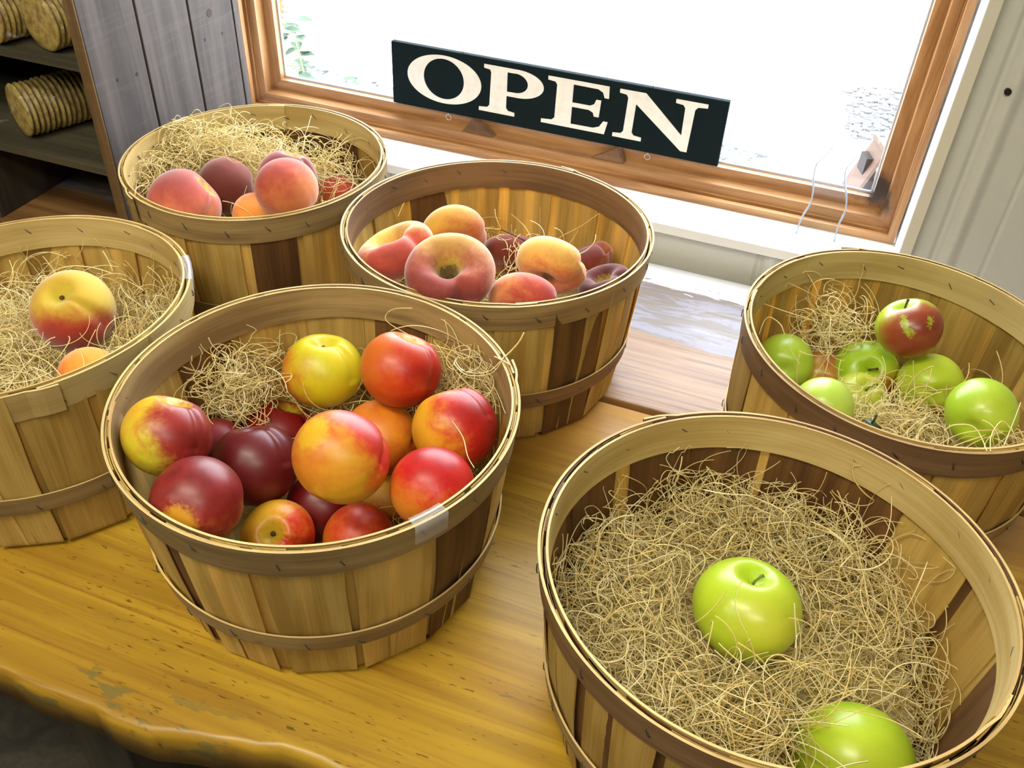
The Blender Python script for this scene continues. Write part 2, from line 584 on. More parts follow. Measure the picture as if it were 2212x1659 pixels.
def siding(mb, x0, x1, z0, z1):
    n = max(2, int((x1 - x0) / 0.002))
    xs = [x0 + (x1 - x0) * i / n for i in range(n + 1)]
    vs = [(x, rib_y(x), z) for x in xs for z in (z0, z1)] + [(x, 1.45, z) for x in xs for z in (z0, z1)]
    m_ = 2 * (n + 1)
    fs = [(2 * i, 2 * i + 2, 2 * i + 3, 2 * i + 1) for i in range(n)] + [(m_ + 2 * i, m_ + 2 * i + 1, m_ + 2 * i + 3, m_ + 2 * i + 2) for i in range(n)]
    fs += [(2 * i + 1, 2 * i + 3, m_ + 2 * i + 3, m_ + 2 * i + 1) for i in range(n)] + [(2 * i, m_ + 2 * i, m_ + 2 * i + 2, 2 * i + 2) for i in range(n)]
    fs += [(0, 1, m_ + 1, m_), (2 * n, m_ + 2 * n, m_ + 2 * n + 1, 2 * n + 1)]
    mb.add(vs, fs)


b_ = MB()
siding(b_, -3.2, WX0 - 0.01, 0, 2.6)
siding(b_, WX1 + 0.006, 2.6, 0, 2.6)
siding(b_, WX0 - 0.01, WX1 + 0.006, 0, 0.806)
siding(b_, WX0 - 0.01, WX1 + 0.006, WTOP + 0.03, 2.6)
structure(b_.build('wall_window', M_SIDING, smooth=False))

# white return and casing round the opening
b_ = MB(); b_.box((WX0 - 0.03, 1.24, 0.807), (WX1, 1.335, SILLZ)); structure(b_.build('trim_1', M_WHITE, bevel=0.0015))
M_CASE = plain('casing_paint', s2l((214, 211, 198)), 0.4)
b_ = MB(); b_.box((WX1, 1.24, 0.807), (WX1 + 0.0155, 1.262, WTOP + 0.016)); structure(b_.build('trim_2', M_CASE, bevel=0.001))
b_ = MB(); b_.box((WX1, 1.2402, 0.807), (WX1 + 0.004, 1.44, WTOP)); o = b_.build('trim_3', M_WHITE); o.location.x = -0.0004; structure(o)
b_ = MB(); b_.box((WX0 - 0.03, 1.24, SILLZ), (WX0, 1.44, WTOP)); structure(b_.build('trim_4', M_WHITE))
b_ = MB(); b_.box((WX0 - 0.03, 1.24, WTOP), (WX1 + 0.006, 1.44, WTOP + 0.02)); structure(b_.build('trim_5', M_WHITE))

# stepped wooden sash frame, mitred, profile (inset, y)
PROF = [(0, 1.392), (0, 1.326), (.011, 1.326), (.011, 1.336), (.006, 1.337), (.006, 1.342), (.013, 1.342), (.013, 1.347), (.027, 1.348), (.028, 1.370), (.046, 1.371), (.0475, 1.382), (.0475, 1.392)]
fx0, fx1, fz0, fz1 = WX0 + 0.001, WX1 - 0.003, SILLZ, WTOP
win = bpy.data.objects.new('window_1', None)
COL.objects.link(win)
structure(win)


def side(name, a, b, mat):
    vs = []
    for (ins, y) in PROF:
        for c in (a, b):
            x = c[0] + (ins if c[0] == fx0 else -ins)
            z = c[1] + (ins if c[1] == fz0 else -ins)
            vs.append((x, y, z))
    n = len(PROF)
    fs = [(2 * i, 2 * i + 1, 2 * ((i + 1) % n) + 1, 2 * ((i + 1) % n)) for i in range(n)]
    o = mesh_obj(name, vs, fs, mat, win, smooth=False)
    bm = bmesh.new(); bm.from_mesh(o.data); bmesh.ops.recalc_face_normals(bm, faces=bm.faces); bm.to_mesh(o.data); bm.free()
    return o


side('sash_rail', (fx0, fz0), (fx1, fz0), M_FRX)
side('sash_rail', (fx0, fz1), (fx1, fz1), M_FRX)
side('sash_stile', (fx0, fz0), (fx0, fz1), M_FRZ)
side('sash_stile', (fx1, fz0), (fx1, fz1), M_FRZ)
b_ = MB(); b_.box((fx0 + .044, 1.384, fz0 + .044), (fx1 - .044, 1.388, fz1 - .044)); b_.build('pane', M_GLASS, win)
b_ = MB()
for (xa, xb, za, zb) in ((fx0 + .0470, fx1 - .0470, fz0 + .0472, fz0 + .0505), (fx0 + .047, fx0 + .0500, fz0 + .05, fz1 - .05), (fx1 - .0500, fx1 - .047, fz0 + .05, fz1 - .05)):
    b_.box((xa, 1.3822, za), (xb, 1.3845, zb))
b_.build('glazing_seal', plain('glazing_seal_vinyl', s2l((190, 200, 220)), 0.4), win)

b_ = MB()
c = at(2177, 197, 1, 1.25)
pts = []
b_.tube([(c.x, 1.2515, c.z), (c.x, 1.2460, c.z)], 0.0042, 14)
tag(b_.build('wall_screw', plain('dark_screw', (0.02, 0.02, 0.018), 0.4, Metallic=0.5)), 'small dark screw head in the pale siding to the right of the window', 'screw')

for k, (lx, ly) in enumerate(LAMPS):
    t = thing('ceiling_light', ['ceiling light nearest the window', 'ceiling light right of the others, behind the camera', 'ceiling light farthest left in the room'][k], 'light', (lx, ly, 2.56))
    b_ = MB(); b_.box((-.62, -.18, 0), (.62, .18, .04)); b_.build('housing', M_WHITE, t)
    em = NT('lit_diffuser'); em.set(Base_Color=(.9, .9, .8), Emission_Color=WARM + (1,), Emission_Strength=3.0)
    b_ = MB(); b_.box((-.6, -.16, -.006), (.6, .16, .0)); b_.build('diffuser', em.m, t)

# ------------------------------------------------------------------ sign and its props
M_SIGN = plain('sign_green_paint', s2l((14, 30, 34)), 0.8, Specular_IOR_Level=0.15)
M_LET = NT('sign_letter_paint')
_n = M_LET.noise(M_LET.coord('Object', (60, 60, 60)), 1.0, 4, 0.6)
M_LET.set(Base_Color=M_LET.mix(M_LET.smooth(_n, 0.35, 0.75), s2l((254, 253, 250)), s2l((242, 241, 238))), Roughness=0.6)
M_LET = M_LET.m
SX0, SX1, SZ0, SZ1, SY = -0.7125, -0.1495, 0.8715, 0.9765, 1.3655
sign = thing('open_sign', 'dark green wooden sign reading OPEN in white capitals on the window ledge', 'sign', ((SX0 + SX1) / 2, SY, SZ0))
ox = Vector(sign.location)
b_ = MB(); b_.box((SX0 - ox.x, 0, 0), (SX1 - ox.x, 0.011, SZ1 - SZ0)); b_.build('board', M_SIGN, sign, bevel=0.0015)


def arc(cx, cz, rx, rz, a0, a1, n=24):
    return [(cx + rx * math.cos(math.radians(a0 + (a1 - a0) * i / n)), cz + rz * math.sin(math.radians(a0 + (a1 - a0) * i / n))) for i in range(n + 1)]


def letter(name, loops, label):
    cu = bpy.data.curves.new('tmp', 'CURVE')
    cu.dimensions = '2D'
    cu.fill_mode = 'BOTH'
    cu.extrude = 0.0005
    for L in loops:
        sp = cu.splines.new('POLY')
        sp.points.add(len(L) - 1)
        for p, (x, z) in zip(sp.points, L): p.co = (x - ox.x, z - ox.z, 0, 1)
        sp.use_cyclic_u = True
    tmp = bpy.data.objects.new('tmp', cu)
    me = bpy.data.meshes.new_from_object(tmp)
    bpy.data.objects.remove(tmp)
    for v in me.vertices: v.co = (v.co.x, -0.0004 - v.co.z, v.co.y)
    me.materials.clear(); me.materials.append(M_LET)
    o = link(bpy.data.objects.new(name, me), sign)
    return o


T, B = 0.9670, 0.8885
letter('letter', [arc(-.6165, .9280, .0665, .0402, 0, 360, 72)[:-1], arc(-.6170, .9290, .0362, .0338, 0, 360, 72)[:-1]], 'O')
br = 0.006   # serif bracket


letter('letter', [[(-.5455, T), (-.500, T)] + arc(-.487, .9440, .0445, .0230, 88, -88, 30) + [(-.5055, .9210), (-.5055, B + .0120), (-.5020, B + .0075), (-.4905, B + .0062), (-.4905, B), (-.5535, B), (-.5535, B + .0062), (-.5390, B + .0075), (-.5350, B + .0120), (-.5330, T - .0120), (-.5350, T - .0075), (-.5455, T - .0062)],
                  [(-.5050, T - .0068), (-.493, T - .0068)] + arc(-.491, .9445, .0215, .0160, 88, -88, 24) + [(-.5050, .9282)]], 'P')
letter('letter', [[(-.4360, T), (-.3355, T), (-.3345, T - .0195), (-.3415, T - .0195), (-.3450, T - .0110), (-.3530, T - .0072), (-.3935, T - .0068), (-.3935, .9310), (-.3640, .9310), (-.3575, .9345), (-.3545, .9425), (-.3465, .9425), (-.3480, .9145), (-.3560, .9145), (-.3580, .9205), (-.3650, .9238), (-.3935, .9238),
                    (-.3935, B + .0068), (-.3560, B + .0072), (-.3460, B + .0110), (-.3400, B + .0210), (-.3325, B + .0210), (-.3365, B), (-.4440, B), (-.4440, B + .0062), (-.4265, B + .0075), (-.4215, B + .0120), (-.4205, T - .0120), (-.4235, T - .0075), (-.4360, T - .0062)]], 'E')
letter('letter', [[(-.3182, T), (-.2770, T), (-.2135, .9110), (-.2140, T - .0120), (-.2175, T - .0075), (-.2295, T - .0062), (-.2295, T), (-.1800, T), (-.1800, T - .0062), (-.1945, T - .0075), (-.1985, T - .0120), (-.2010, B - .003), (-.2110, B - .003), (-.2905, .9475),
                    (-.2920, B + .0120), (-.2885, B + .0075), (-.2757, B + .0062), (-.2757, B), (-.3228, B), (-.3228, B + .0062), (-.3095, B + .0075), (-.3060, B + .0120), (-.3040, T - .0120), (-.3070, T - .0075), (-.3182, T - .0062)]], 'N')
M_RING = plain('screw_eye_steel', (0.75, 0.75, 0.76), 0.3, Metallic=0.8)


def screw_eye(x, z, sgn):
    mb = MB()
    R_, n = 0.0048, 16
    pts = [(x + R_ * math.sin(a), 0.004, z + sgn * (0.004 + R_ - R_ * math.cos(a))) for a in [2 * PI * k / n for k in range(n + 1)]]
    mb.tube(pts, 0.0009, 6)
    mb.tube([(x, .004, z), (x, .004, z + sgn * .0045)], 0.0009, 6)
    mb.build('screw_eye', M_RING, sign, smooth=True)


for px, py in ((1000, 110), (1412, 178)):
    p = at(px, py, 1, SY + .004); screw_eye(p.x - ox.x, SZ1 - SZ0, 1)
for px, py in ((969, 245), (1399, 335)):
    p = at(px, py, 1, SY + .004); screw_eye(p.x - ox.x, 0.0, -1)

M_WEDGE = weathered('wedge_wood', s2l((130, 98, 72)), s2l((92, 66, 44)), 'x')
for k, (xa, xb, apex, lab) in enumerate([(-.5790, -.5190, -.562, 'left one of the two small wooden wedges under the dark green sign'), (-.3520, -.2940, -.3110, 'right one of the two small wooden wedges under the dark green sign')]):
    z0, z1 = 0.8503, 0.8745
    vs = [(xa, 1.352, z0), (xb - .003, 1.352, z0), (xb, 1.366, z0), (xa + .004, 1.366, z0), (apex, 1.357, z1 - .001), (apex + .006, 1.3655, z1 - .001)]
    o = mesh_obj('wooden_wedge', vs, [(0, 1, 4), (1, 2, 5, 4), (2, 3, 5), (3, 0, 4, 5), (0, 3, 2, 1)], M_WEDGE, smooth=False, bevel=0.0008)
    tag(o, lab, 'wedge', 'wooden wedges propping the sign')

# clear acrylic S-shaped stand on the sill
ac = clear_glass('clear_acrylic', (0.93, 0.95, 0.97), 0.02)
M_ACR = ac.m
M_ACE = plain('acrylic_edge', s2l((196, 212, 232)), 0.15, Transmission_Weight=0.35)
std = thing('acrylic_stand', 'clear bent acrylic display stand on the white sill at the right', 'display stand', (-0.010, 1.297, SILLZ))
prof = []
tgt = [(1720, 503), (1732, 470), (1750, 440), (1757, 410), (1757, 385), (1764, 355), (1782, 335), (1797, 318), (1806, 293)]
ys = [0, .006, .010, .008, .002, -.004, .002, .012, .022]
path = []
for (px, py), dy in zip(tgt, ys):
    q = at(px, py, 1, 1.297 + dy)
    path.append((q.x + 0.010, dy, q.z - SILLZ))
z0 = path[0][2]
path = [(x, y, z - z0 + .0003) for x, y, z in path]
def cr(P, n=6):
    out = []
    P = [Vector(p) for p in P]
    for i in range(len(P) - 1):
        a, b, c_, d = P[max(i - 1, 0)], P[i], P[i + 1], P[min(i + 2, len(P) - 1)]
        for k in range(n):
            t = k / n
            out.append(0.5 * ((2 * b) + (c_ - a) * t + (2 * a - 5 * b + 4 * c_ - d) * t * t + (3 * b - a - 3 * c_ + d) * t ** 3))
    out.append(P[-1])
    return out
path = cr(path)
WID = 0.056
mb = MB(); n = len(path)
vs, fs = [], []
TH = 0.007
zt = path[-1].z
def wid(p): return WID * (1 - .38 * max(0, p.z / zt) ** 1.2)
for p in path:
    vs += [p + Vector((0, 0, 0)), p + Vector((wid(p), 0, 0)), p + Vector((wid(p), TH, 0)), p + Vector((0, TH, 0))]
fs = [(4 * i, 4 * i + 1, 4 * i + 5, 4 * i + 4) for i in range(n - 1)] + [(4 * i + 2, 4 * i + 3, 4 * i + 7, 4 * i + 6) for i in range(n - 1)]
mesh_obj('panel', vs, fs, M_ACR, std)
vs, fs = [], []
for side_ in (0, 1):
    s0 = len(vs)
    for p in path:
        off = side_ * wid(p)
        vs += [p + Vector((off - .0011, -.0006, 0)), p + Vector((off + .0011, -.0006, 0)), p + Vector((off + .0011, TH + .0006, 0)), p + Vector((off - .0011, TH + .0006, 0))]
    for i in range(n - 1):
        for k in range(4):
            fs.append((s0 + 4 * i + k, s0 + 4 * i + (k + 1) % 4, s0 + 4 * i + 4 + (k + 1) % 4, s0 + 4 * i + 4 + k))
mesh_obj('polished_edge', vs, fs, M_ACE, std)

# ------------------------------------------------------------------ table
TZ = 0.76
tbl = thing('display_table', 'long yellow varnished plank table with worn edges and peeling white paint at its rear', 'table', (-0.3, 0.76, 0))
tl = Vector(tbl.location)
TX0, TX1 = -1.75, 1.1
M_TF, M_TB = table_mat('varnished_table_plank', False), table_mat('peeling_table_plank', True)


def slab(name, front, back, zlo, mat, rad):
    """front / back: y as a function of x; rounded upper edges"""
    n = 150
    ring = []
    for i in range(n + 1):
        x = TX0 + (TX1 - TX0) * i / n
        yf, yb = front(x), back(x)
        pr = [(yf, zlo), (yf, TZ - rad)] + [(yf + rad * (1 - math.cos(a)), TZ - rad + rad * math.sin(a)) for a in [PI / 2 * k / 4 for k in range(1, 5)]]
        pr += [(yf + (yb - yf) * t, TZ) for t in (.2, .4, .6, .8)]
        pr += [(yb - .003, TZ), (yb, TZ - .003), (yb, zlo)]
        ring.append([(x, y, z) for y, z in pr])
    k_ = len(ring[0])
    vs = [p for r in ring for p in r]
    fs = [(i * k_ + k, (i + 1) * k_ + k, (i + 1) * k_ + (k + 1) % k_, i * k_ + (k + 1) % k_) for i in range(n) for k in range(k_)]
    fs += [tuple(range(k_)), tuple(n * k_ + k for k in range(k_))[::-1]]
    o = mesh_obj(name, [Vector(v) for v in vs], fs, mat, tbl, smooth=True)
    o.matrix_parent_inverse = Matrix.Translation(-tl)
    bm = bmesh.new(); bm.from_mesh(o.data); bmesh.ops.recalc_face_normals(bm, faces=bm.faces); bm.to_mesh(o.data); bm.free()
    return o


def front_edge(x):
    s = min(1, max(0, (x + .44) / .16)); s = s * s * (3 - 2 * s)
    return 0.293 + .031 * s + 0.0016 * math.sin(x * 61) + .0010 * math.sin(x * 143 + 1)


slab('front_plank', front_edge, lambda x: 0.8805, TZ - .048, M_TF, 0.009)
slab('rear_plank', lambda x: 0.8895, lambda x: 1.229, TZ - .048, M_TB, 0.002)
for (x, y) in ((-1.6, .42), (-0.60, .40), (.95, .42), (-1.6, 1.12), (.95, 1.12)):
    b_ = MB(); b_.box((x - .04, y - .04, 0), (x + .04, y + .04, TZ - .048)); o = b_.build('leg', M_UNDER, tbl, bevel=.003); o.matrix_parent_inverse = Matrix.Translation(-tl)
b_ = MB(); b_.box((-1.6, .36, TZ - .15), (.95, .385, TZ - .048)); o = b_.build('apron', M_UNDER, tbl); o.matrix_parent_inverse = Matrix.Translation(-tl)
for k in range(5):
    b_ = MB(); y = .38 + k * .16; b_.box((-1.64, y, .18), (1.0, y + .14, .205)); o = b_.build('lower_shelf_board', M_UNDER, tbl, bevel=.002); o.matrix_parent_inverse = Matrix.Translation(-tl)

# ------------------------------------------------------------------ shelf unit
PX = -0.91
unit = thing('shelf_unit', 'weathered grey barn board shelf unit standing on the table at the left', 'shelf', (-1.2, 1.07, TZ))
ul = Vector(unit.location)


def upart(mb, name, mat, bevel=0.0):
    o = mb.build(name, mat, unit, bevel=bevel)
    o.matrix_parent_inverse = Matrix.Translation(-ul)
    return o


for (y0, y1) in ((.911, 1.0115), (1.0155, 1.1185), (1.1225, 1.2225), (1.2255, 1.2385)):
    b_ = MB(); b_.box((PX - .018, y0, TZ + .001), (PX, y1, 1.62)); o = upart(b_, 'side_board', M_BARN, .0012)
b_ = MB(); b_.box((PX - .0175, .9090, TZ + .001), (PX - .001, .911, 1.62)); upart(b_, 'front_edge', M_EDGE)
for z in (1.053, 0.905, 1.22, 1.40):
    b_ = MB(); b_.box((-1.52, .911, z - .012), (PX - .018, 1.225, z)); upart(b_, 'shelf_board', M_SHELF, .001)
b_ = MB(); b_.box((-1.52, 1.2255, TZ + .001), (PX - .018, 1.238, 1.62)); upart(b_, 'back_panel', M_UNDER)
b_ = MB(); b_.box((-1.199, .925, TZ + .001), (-1.181, 1.225, .892)); upart(b_, 'divider', M_UNDER, .001)
b_ = MB(); b_.box((-1.54, .911, TZ + .001), (-1.52, 1.238, 1.62)); upart(b_, 'side_board', M_BARN)
M_NAIL = plain('rusty_nail', (0.015, 0.012, 0.010), 0.6)
for (y, z, r) in ((.9532, 1.0206, .0024), (.9905, 1.0153, .0024), (1.1475, 1.0136, .0024), (1.1905, 1.0102, .0024), (.9532, .85, .0024), (.9905, .85, .0024)):
    b_ = MB(); b_.tube([(PX - .001, y, z), (PX + .0008, y, z)], r, 12); upart(b_, 'nail', M_NAIL)
p = at(452, 28, 0, PX)
b_ = MB(); b_.tube([(PX - .001, p.y, p.z), (PX + .0004, p.y, p.z)], [.0075, .0062], 9); upart(b_, 'knot', plain('dark_knot', s2l((58, 48, 44)), .9))

# packs of thin round crackers in clear film
M_CRK = NT('cracker')
_n = M_CRK.noise(M_CRK.coord('Object', (1, 1, 1)), 90, 3, 0.6)
M_CRK.set(Base_Color=M_CRK.mix(M_CRK.smooth(_n, .35, .7), s2l((178, 158, 88)), s2l((132, 104, 50))), Roughness=0.7)
M_CRK = M_CRK.m
fm = NT('crinkled_film')
tr = fm.n('ShaderNodeBsdfTransparent')
gl = fm.n('ShaderNodeBsdfGlossy'); gl.inputs['Roughness'].default_value = 0.12
nz = fm.noise(fm.coord('Object', (1, 1, 1)), 130, 3, 0.6, 1.0)
bp = fm.n('ShaderNodeBump'); bp.inputs['Strength'].default_value = 1.0; bp.inputs['Distance'].default_value = 0.004
fm.l(nz, bp.inputs['Height']); fm.l(bp.outputs[0], gl.inputs['Normal'])
mx = fm.n('ShaderNodeMixShader'); mx.inputs[0].default_value = 0.07
fm.l(tr.outputs[0], mx.inputs[1]); fm.l(gl.outputs[0], mx.inputs[2]); fm.l(mx.outputs[0], fm.out.inputs['Surface'])
M_FILM = fm.m
crk_mesh = None


def cracker_pack(label, loc, rad, count, yaw):
    """discs stacked along local +Y, lying on their rims"""
    global crk_mesh
    t = thing('cracker_pack', label, 'crackers', loc, yaw, 'packs of round crackers on the grey shelves')
    pitch = 0.0079
    if crk_mesh is None:
        vs, fs = [], []
        pr = [(0, -.0), (.72, 0), (.95, .0008), (1.0, .0030), (.95, .0052), (.72, .006), (0, .006)]
        n = 40
        for (q, y) in pr:
            for k in range(n):
                a = 2 * PI * k / n
                wob = 1 + .012 * math.sin(3 * a) + .008 * math.sin(7 * a)
                vs.append((q * wob * .038 * math.cos(a), y, .038 * q * wob * math.sin(a)))
        for i in range(len(pr) - 1):
            for k in range(n): fs.append((i * n + k, i * n + (k + 1) % n, (i + 1) * n + (k + 1) % n, (i + 1) * n + k))
        o = mesh_obj('cracker', vs, fs, M_CRK, t)
        crk_mesh = o.data
    else:
        o = link(bpy.data.objects.new('cracker', crk_mesh), t)
    s = rad / .038
    for k in range(count):
        c = o if k == 0 else o.copy()
        if k: COL.objects.link(c); c.parent = t
        c.scale = (s, 1, s)
        c.location = (random.uniform(-.0008, .0008), k * pitch, rad + random.uniform(0, .0005))
        c.rotation_euler = (0, random.uniform(0, 6), 0)
    mb = MB()
    L = count * pitch
    ring = []
    prof = [(-.010, .30), (-.006, .62), (-.002, .97), (0.0, 1.03), (L, 1.03), (L + .004, .9), (L + .012, .2)]
    vs, fs = [], []
    n = 36
    for (y, q) in prof:
        for k in range(n):
            a = 2 * PI * k / n
            wob = 1 + .02 * random.uniform(-1, 1)
            vs.append((q * rad * wob * math.cos(a), y, rad + .0013 + max(-rad - .0008, q * rad * wob * math.sin(a))))
    for i in range(len(prof) - 1):
        for k in range(n): fs.append((i * n + k, i * n + (k + 1) % n, (i + 1) * n + (k + 1) % n, (i + 1) * n + k))
    fs.append(tuple(range(n)))
    mesh_obj('wrapper', vs, fs, M_FILM, t)
    mb.tube([(-.02 * s, -.010, rad * .55), (-.026 * s, -.020, rad * .5), (-.032 * s, -.030, rad * .62)], [.004, .002, .008], 9)
    mb.build('twisted_end', M_FILM, t, smooth=True)
    return t


cracker_pack('wrapped stack of round crackers alone on the lower grey shelf', (-1.100, .945, .905), .0385, 24, -0.42)
cracker_pack('wrapped stack of round crackers on the upper grey shelf nearest the side board', (-.992, .925, 1.053), .0385, 9, -0.25)
cracker_pack('wrapped stack of round crackers on the upper shelf, cut by the photo\'s left edge', (-1.073, .915, 1.053), .0385, 16, -0.25)
pk = thing('snack_packet', 'small orange and white packet on the lower shelf behind the side board', 'packet', (-.955, 1.08, .905), 0.3)
b_ = MB(); b_.box((-.02, -.006, 0), (.004, .006, .045)); b_.build('packet_body', plain('orange_packet', s2l((200, 96, 40)), .4), pk, bevel=.001)
b_ = MB(); b_.box((.0045, -.0065, 0), (.02, .0065, .04)); b_.build('packet_panel', plain('white_packet', s2l((170, 175, 180)), .4), pk, bevel=.001)
cracker_pack('wrapped stack of round crackers at the back of the upper shelf', (-.966, 1.085, 1.053), .030, 10, 0.0)

# ------------------------------------------------------------------ baskets
HB, RB = 0.2059, 0.1554     # height, base radius


def band(name, R, e1, e2, z0, z1, th, mat, parent, start, overlap=0.10, slope=0.0, lip=0.0022):
    """a bent hoop: outer radius R at height z1; its far end laps over its start"""
    n = 150
    total = 2 * PI + overlap
    vs, fs, uv = [], [], []
    for i in range(n + 1):
        t = i / n
        a = start + total * t
        lap = 0.0
        over = a - start - 2 * PI
        if over > -0.05: lap = (th + .0002) * min(1, (over + .05) / .05)
        if i > n - 4: lap += lip * (1 - (n - i) / 4)
        e = 1 + e1 * math.cos(2 * a) + e2 * math.sin(2 * a)
        wob = .0012 * math.sin(3 * a + R * 50) * (1 if z0 > .1 else .6)
        for (dz, dr) in ((z0, -th), (z0, 0), (z1, 0), (z1, -th)):
            rr = (R + dr + lap) * e + slope * (dz - z1)
            zz = dz + (wob if dz == z0 else wob * .35)
            vs.append((rr * math.cos(a), rr * math.sin(a), zz))
            uv.append((dz + .001 * dr, R * a))
    for i in range(n):
        for k in range(4):
            fs.append((4 * i + k, 4 * i + (k + 1) % 4, 4 * i + 4 + (k + 1) % 4, 4 * i + 4 + k))
    fs += [(3, 2, 1, 0), (4 * n, 4 * n + 1, 4 * n + 2, 4 * n + 3)]
    o = mesh_obj(name, vs, fs, mat, parent, smooth=False, uvs=uv)
    o.data.materials.append(V_EDGE)
    for i in range(n): o.data.polygons[4 * i + 2].material_index = 1
    return o


staple_mesh = None


def staple(parent, R, a, z, tilt, inner=False, dark=False):
    global staple_mesh
    if staple_mesh is None:
        mb = MB()
        mb.tube([(0, 0, -.0042), (.0009, 0, -.0036), (.0011, 0, 0), (.0009, 0, .0036), (0, 0, .0042)], .00055, 6)
        o = mb.build('staple', M_STAPLE, parent, smooth=True)
        staple_mesh = o.data
    else:
        o = link(bpy.data.objects.new('staple', staple_mesh), parent)
    s = -1 if inner else 1
    o.matrix_basis = Matrix.Translation((R * math.cos(a), R * math.sin(a), z)) @ Matrix.Rotation(a + (PI if inner else 0), 4, 'Z') @ Matrix.Rotation(tilt, 4, 'X')


def stave(parent, ro_top, ro_bot, a, w_top, w_bot, mat, lean, th=.0013, e1=0, e2=0, tuck=.05):
    """veneer strip from rim to base, bending in under the basket"""
    prof = []
    nz = 9
    for i in range(nz + 1):
        t = i / nz
        z = HB - .0006 - (HB - .011) * t
        r = ro_top + (ro_bot - ro_top) * t + .0022 * math.sin(PI * t) ** 2
        prof.append((r, z, t))
    for k in range(1, 5):
        b = PI / 2 * k / 4
        prof.append((ro_bot - .009 * (1 - math.cos(b)), .0105 - .0098 * math.sin(b), 1))
    prof.append((ro_bot - tuck, .0007, 1))
    nu = 6
    vs, fs, uv = [], [], []
    run = 0
    ph = random.uniform(0, 6)
    for j, (r, z, t) in enumerate(prof):
        if j: run += math.hypot(r - prof[j - 1][0], z - prof[j - 1][1])
        w_ = w_top + (w_bot - w_top) * t
        off = lean * t + .0006 * math.sin(run * 40 + ph)
        flat = t * .75
        under = j > nz + 1
        for u in range(nu + 1):
            s = (u / nu - .5) * w_ + off
            if under: s *= (r / ro_bot) ** .5
            e = 1 + (e1 * math.cos(2 * a) + e2 * math.sin(2 * a)) * (1 - t)
            d = s / ro_bot
            rr = r * e * ((1 - flat) + flat / math.cos(d - off / ro_bot)) if not under else r
            cur = .0009 * (2 * (u / nu - .5)) ** 2 * t
            aa = a + s / max(r, .09)
            for dr in (0, -th):
                vs.append(((rr + dr * (0 if under else 1) + cur) * math.cos(aa), (rr + dr * (0 if under else 1) + cur) * math.sin(aa), z + (-dr if under else 0)))
                uv.append((s + a * .2, run))
    m_ = 2 * (nu + 1)
    for j in range(len(prof) - 1):
        for u in range(nu):
            p0, p1 = j * m_ + 2 * u, (j + 1) * m_ + 2 * u
            fs.append((p0, p1, p1 + 2, p0 + 2))
            fs.append((p0 + 1, p0 + 3, p1 + 3, p1 + 1))
        p0, p1 = j * m_, (j + 1) * m_
        fs.append((p0, p0 + 1, p1 + 1, p1))
        p0, p1 = j * m_ + 2 * nu, (j + 1) * m_ + 2 * nu
        fs.append((p0, p1, p1 + 1, p0 + 1))
    for j in (0, len(prof) - 1):
        for u in range(nu):
            p = j * m_ + 2 * u
            fs.append((p, p + 2, p + 3, p + 1) if j == 0 else (p, p + 1, p + 3, p + 2))
    return mesh_obj('stave', vs, fs, mat, parent, smooth=False, uvs=uv)


NST = 15


def basket(cx, cy, R, e1, e2, label, rim_in, rim_out, mid, in_tones, out_tones, seed, rot=0.0, lap_in=1.0, lap_out=2.2, thin={}):
    rng = random.Random(seed)
    random.seed(seed)
    t = thing('fruit_basket', label, 'basket', (cx, cy, TZ), 0.0, 'split wood fruit baskets on the table')
    RO = R
    taper = (R - RB) / HB
    band('outer_rim_hoop', RO, e1, e2, HB - .031, HB + .0006, .0022, rim_out, t, lap_out, 0.11, taper * .8)
    band('inner_rim_hoop', RO - .0062, e1, e2, HB - .035, HB + .0010, .0020, rim_in, t, lap_in, 0.14, taper * .8, lip=-.001)
    zc = .070
    Rm = RB + taper * (zc + .0115) + .0036
    band('middle_hoop', Rm + .0012, e1 * .36, e2 * .36, zc - .0105, zc + .0115, .0018, mid, t, lap_out + 2, 0.12, taper)
    da = 2 * PI / NST
    for k in range(NST):
        a = rot + k * da
        wj = rng.uniform(.78, .95) * thin.get(k, 1)
        stave(t, RO - .0027, RB, a, da * RO * wj, da * RB * wj * 1.0, out_tones[k % len(out_tones)], rng.uniform(-.004, .004), e1=e1, e2=e2)
        wj = rng.uniform(.72, .90)
        stave(t, RO - .0045, RB - .0020, a + da / 2, da * RO * wj, da * RB * wj, in_tones[k % len(in_tones)], rng.uniform(-.003, .003), e1=e1, e2=e2)
    b_ = MB()
    n = 48
    vs = [(( RB - .008) * math.cos(2 * PI * k / n), (RB - .008) * math.sin(2 * PI * k / n), z) for z in (.0025, .005) for k in range(n)]
    b_.add(vs, [tuple(range(n))[::-1], tuple(range(n, 2 * n))] + [(k, (k + 1) % n, n + (k + 1) % n, n + k) for k in range(n)])
    b_.build('base_disc', V_TAN, t)
    ch = {c.name.split('.')[0]: c for c in t.children}
    for k in range(20):
        a = 2 * PI * k / 20 + rng.uniform(-.06, .06)
        e = 1 + e1 * math.cos(2 * a) + e2 * math.sin(2 * a)
        staple(ch['outer_rim_hoop'], RO * e - .0022 * taper * 5, a, HB - .016 + rng.uniform(-.004, .004), rng.uniform(.2, .9))
        staple(ch['inner_rim_hoop'], (RO - .0083) * e, a + .02, HB - .015 + rng.uniform(-.005, .005), rng.uniform(.6, 1.3), inner=True)
        if k % 1 == 0:
            staple(ch['middle_hoop'], Rm + .0008, a + .05, zc + rng.uniform(-.003, .003), rng.uniform(.2, 1.0))
    return t


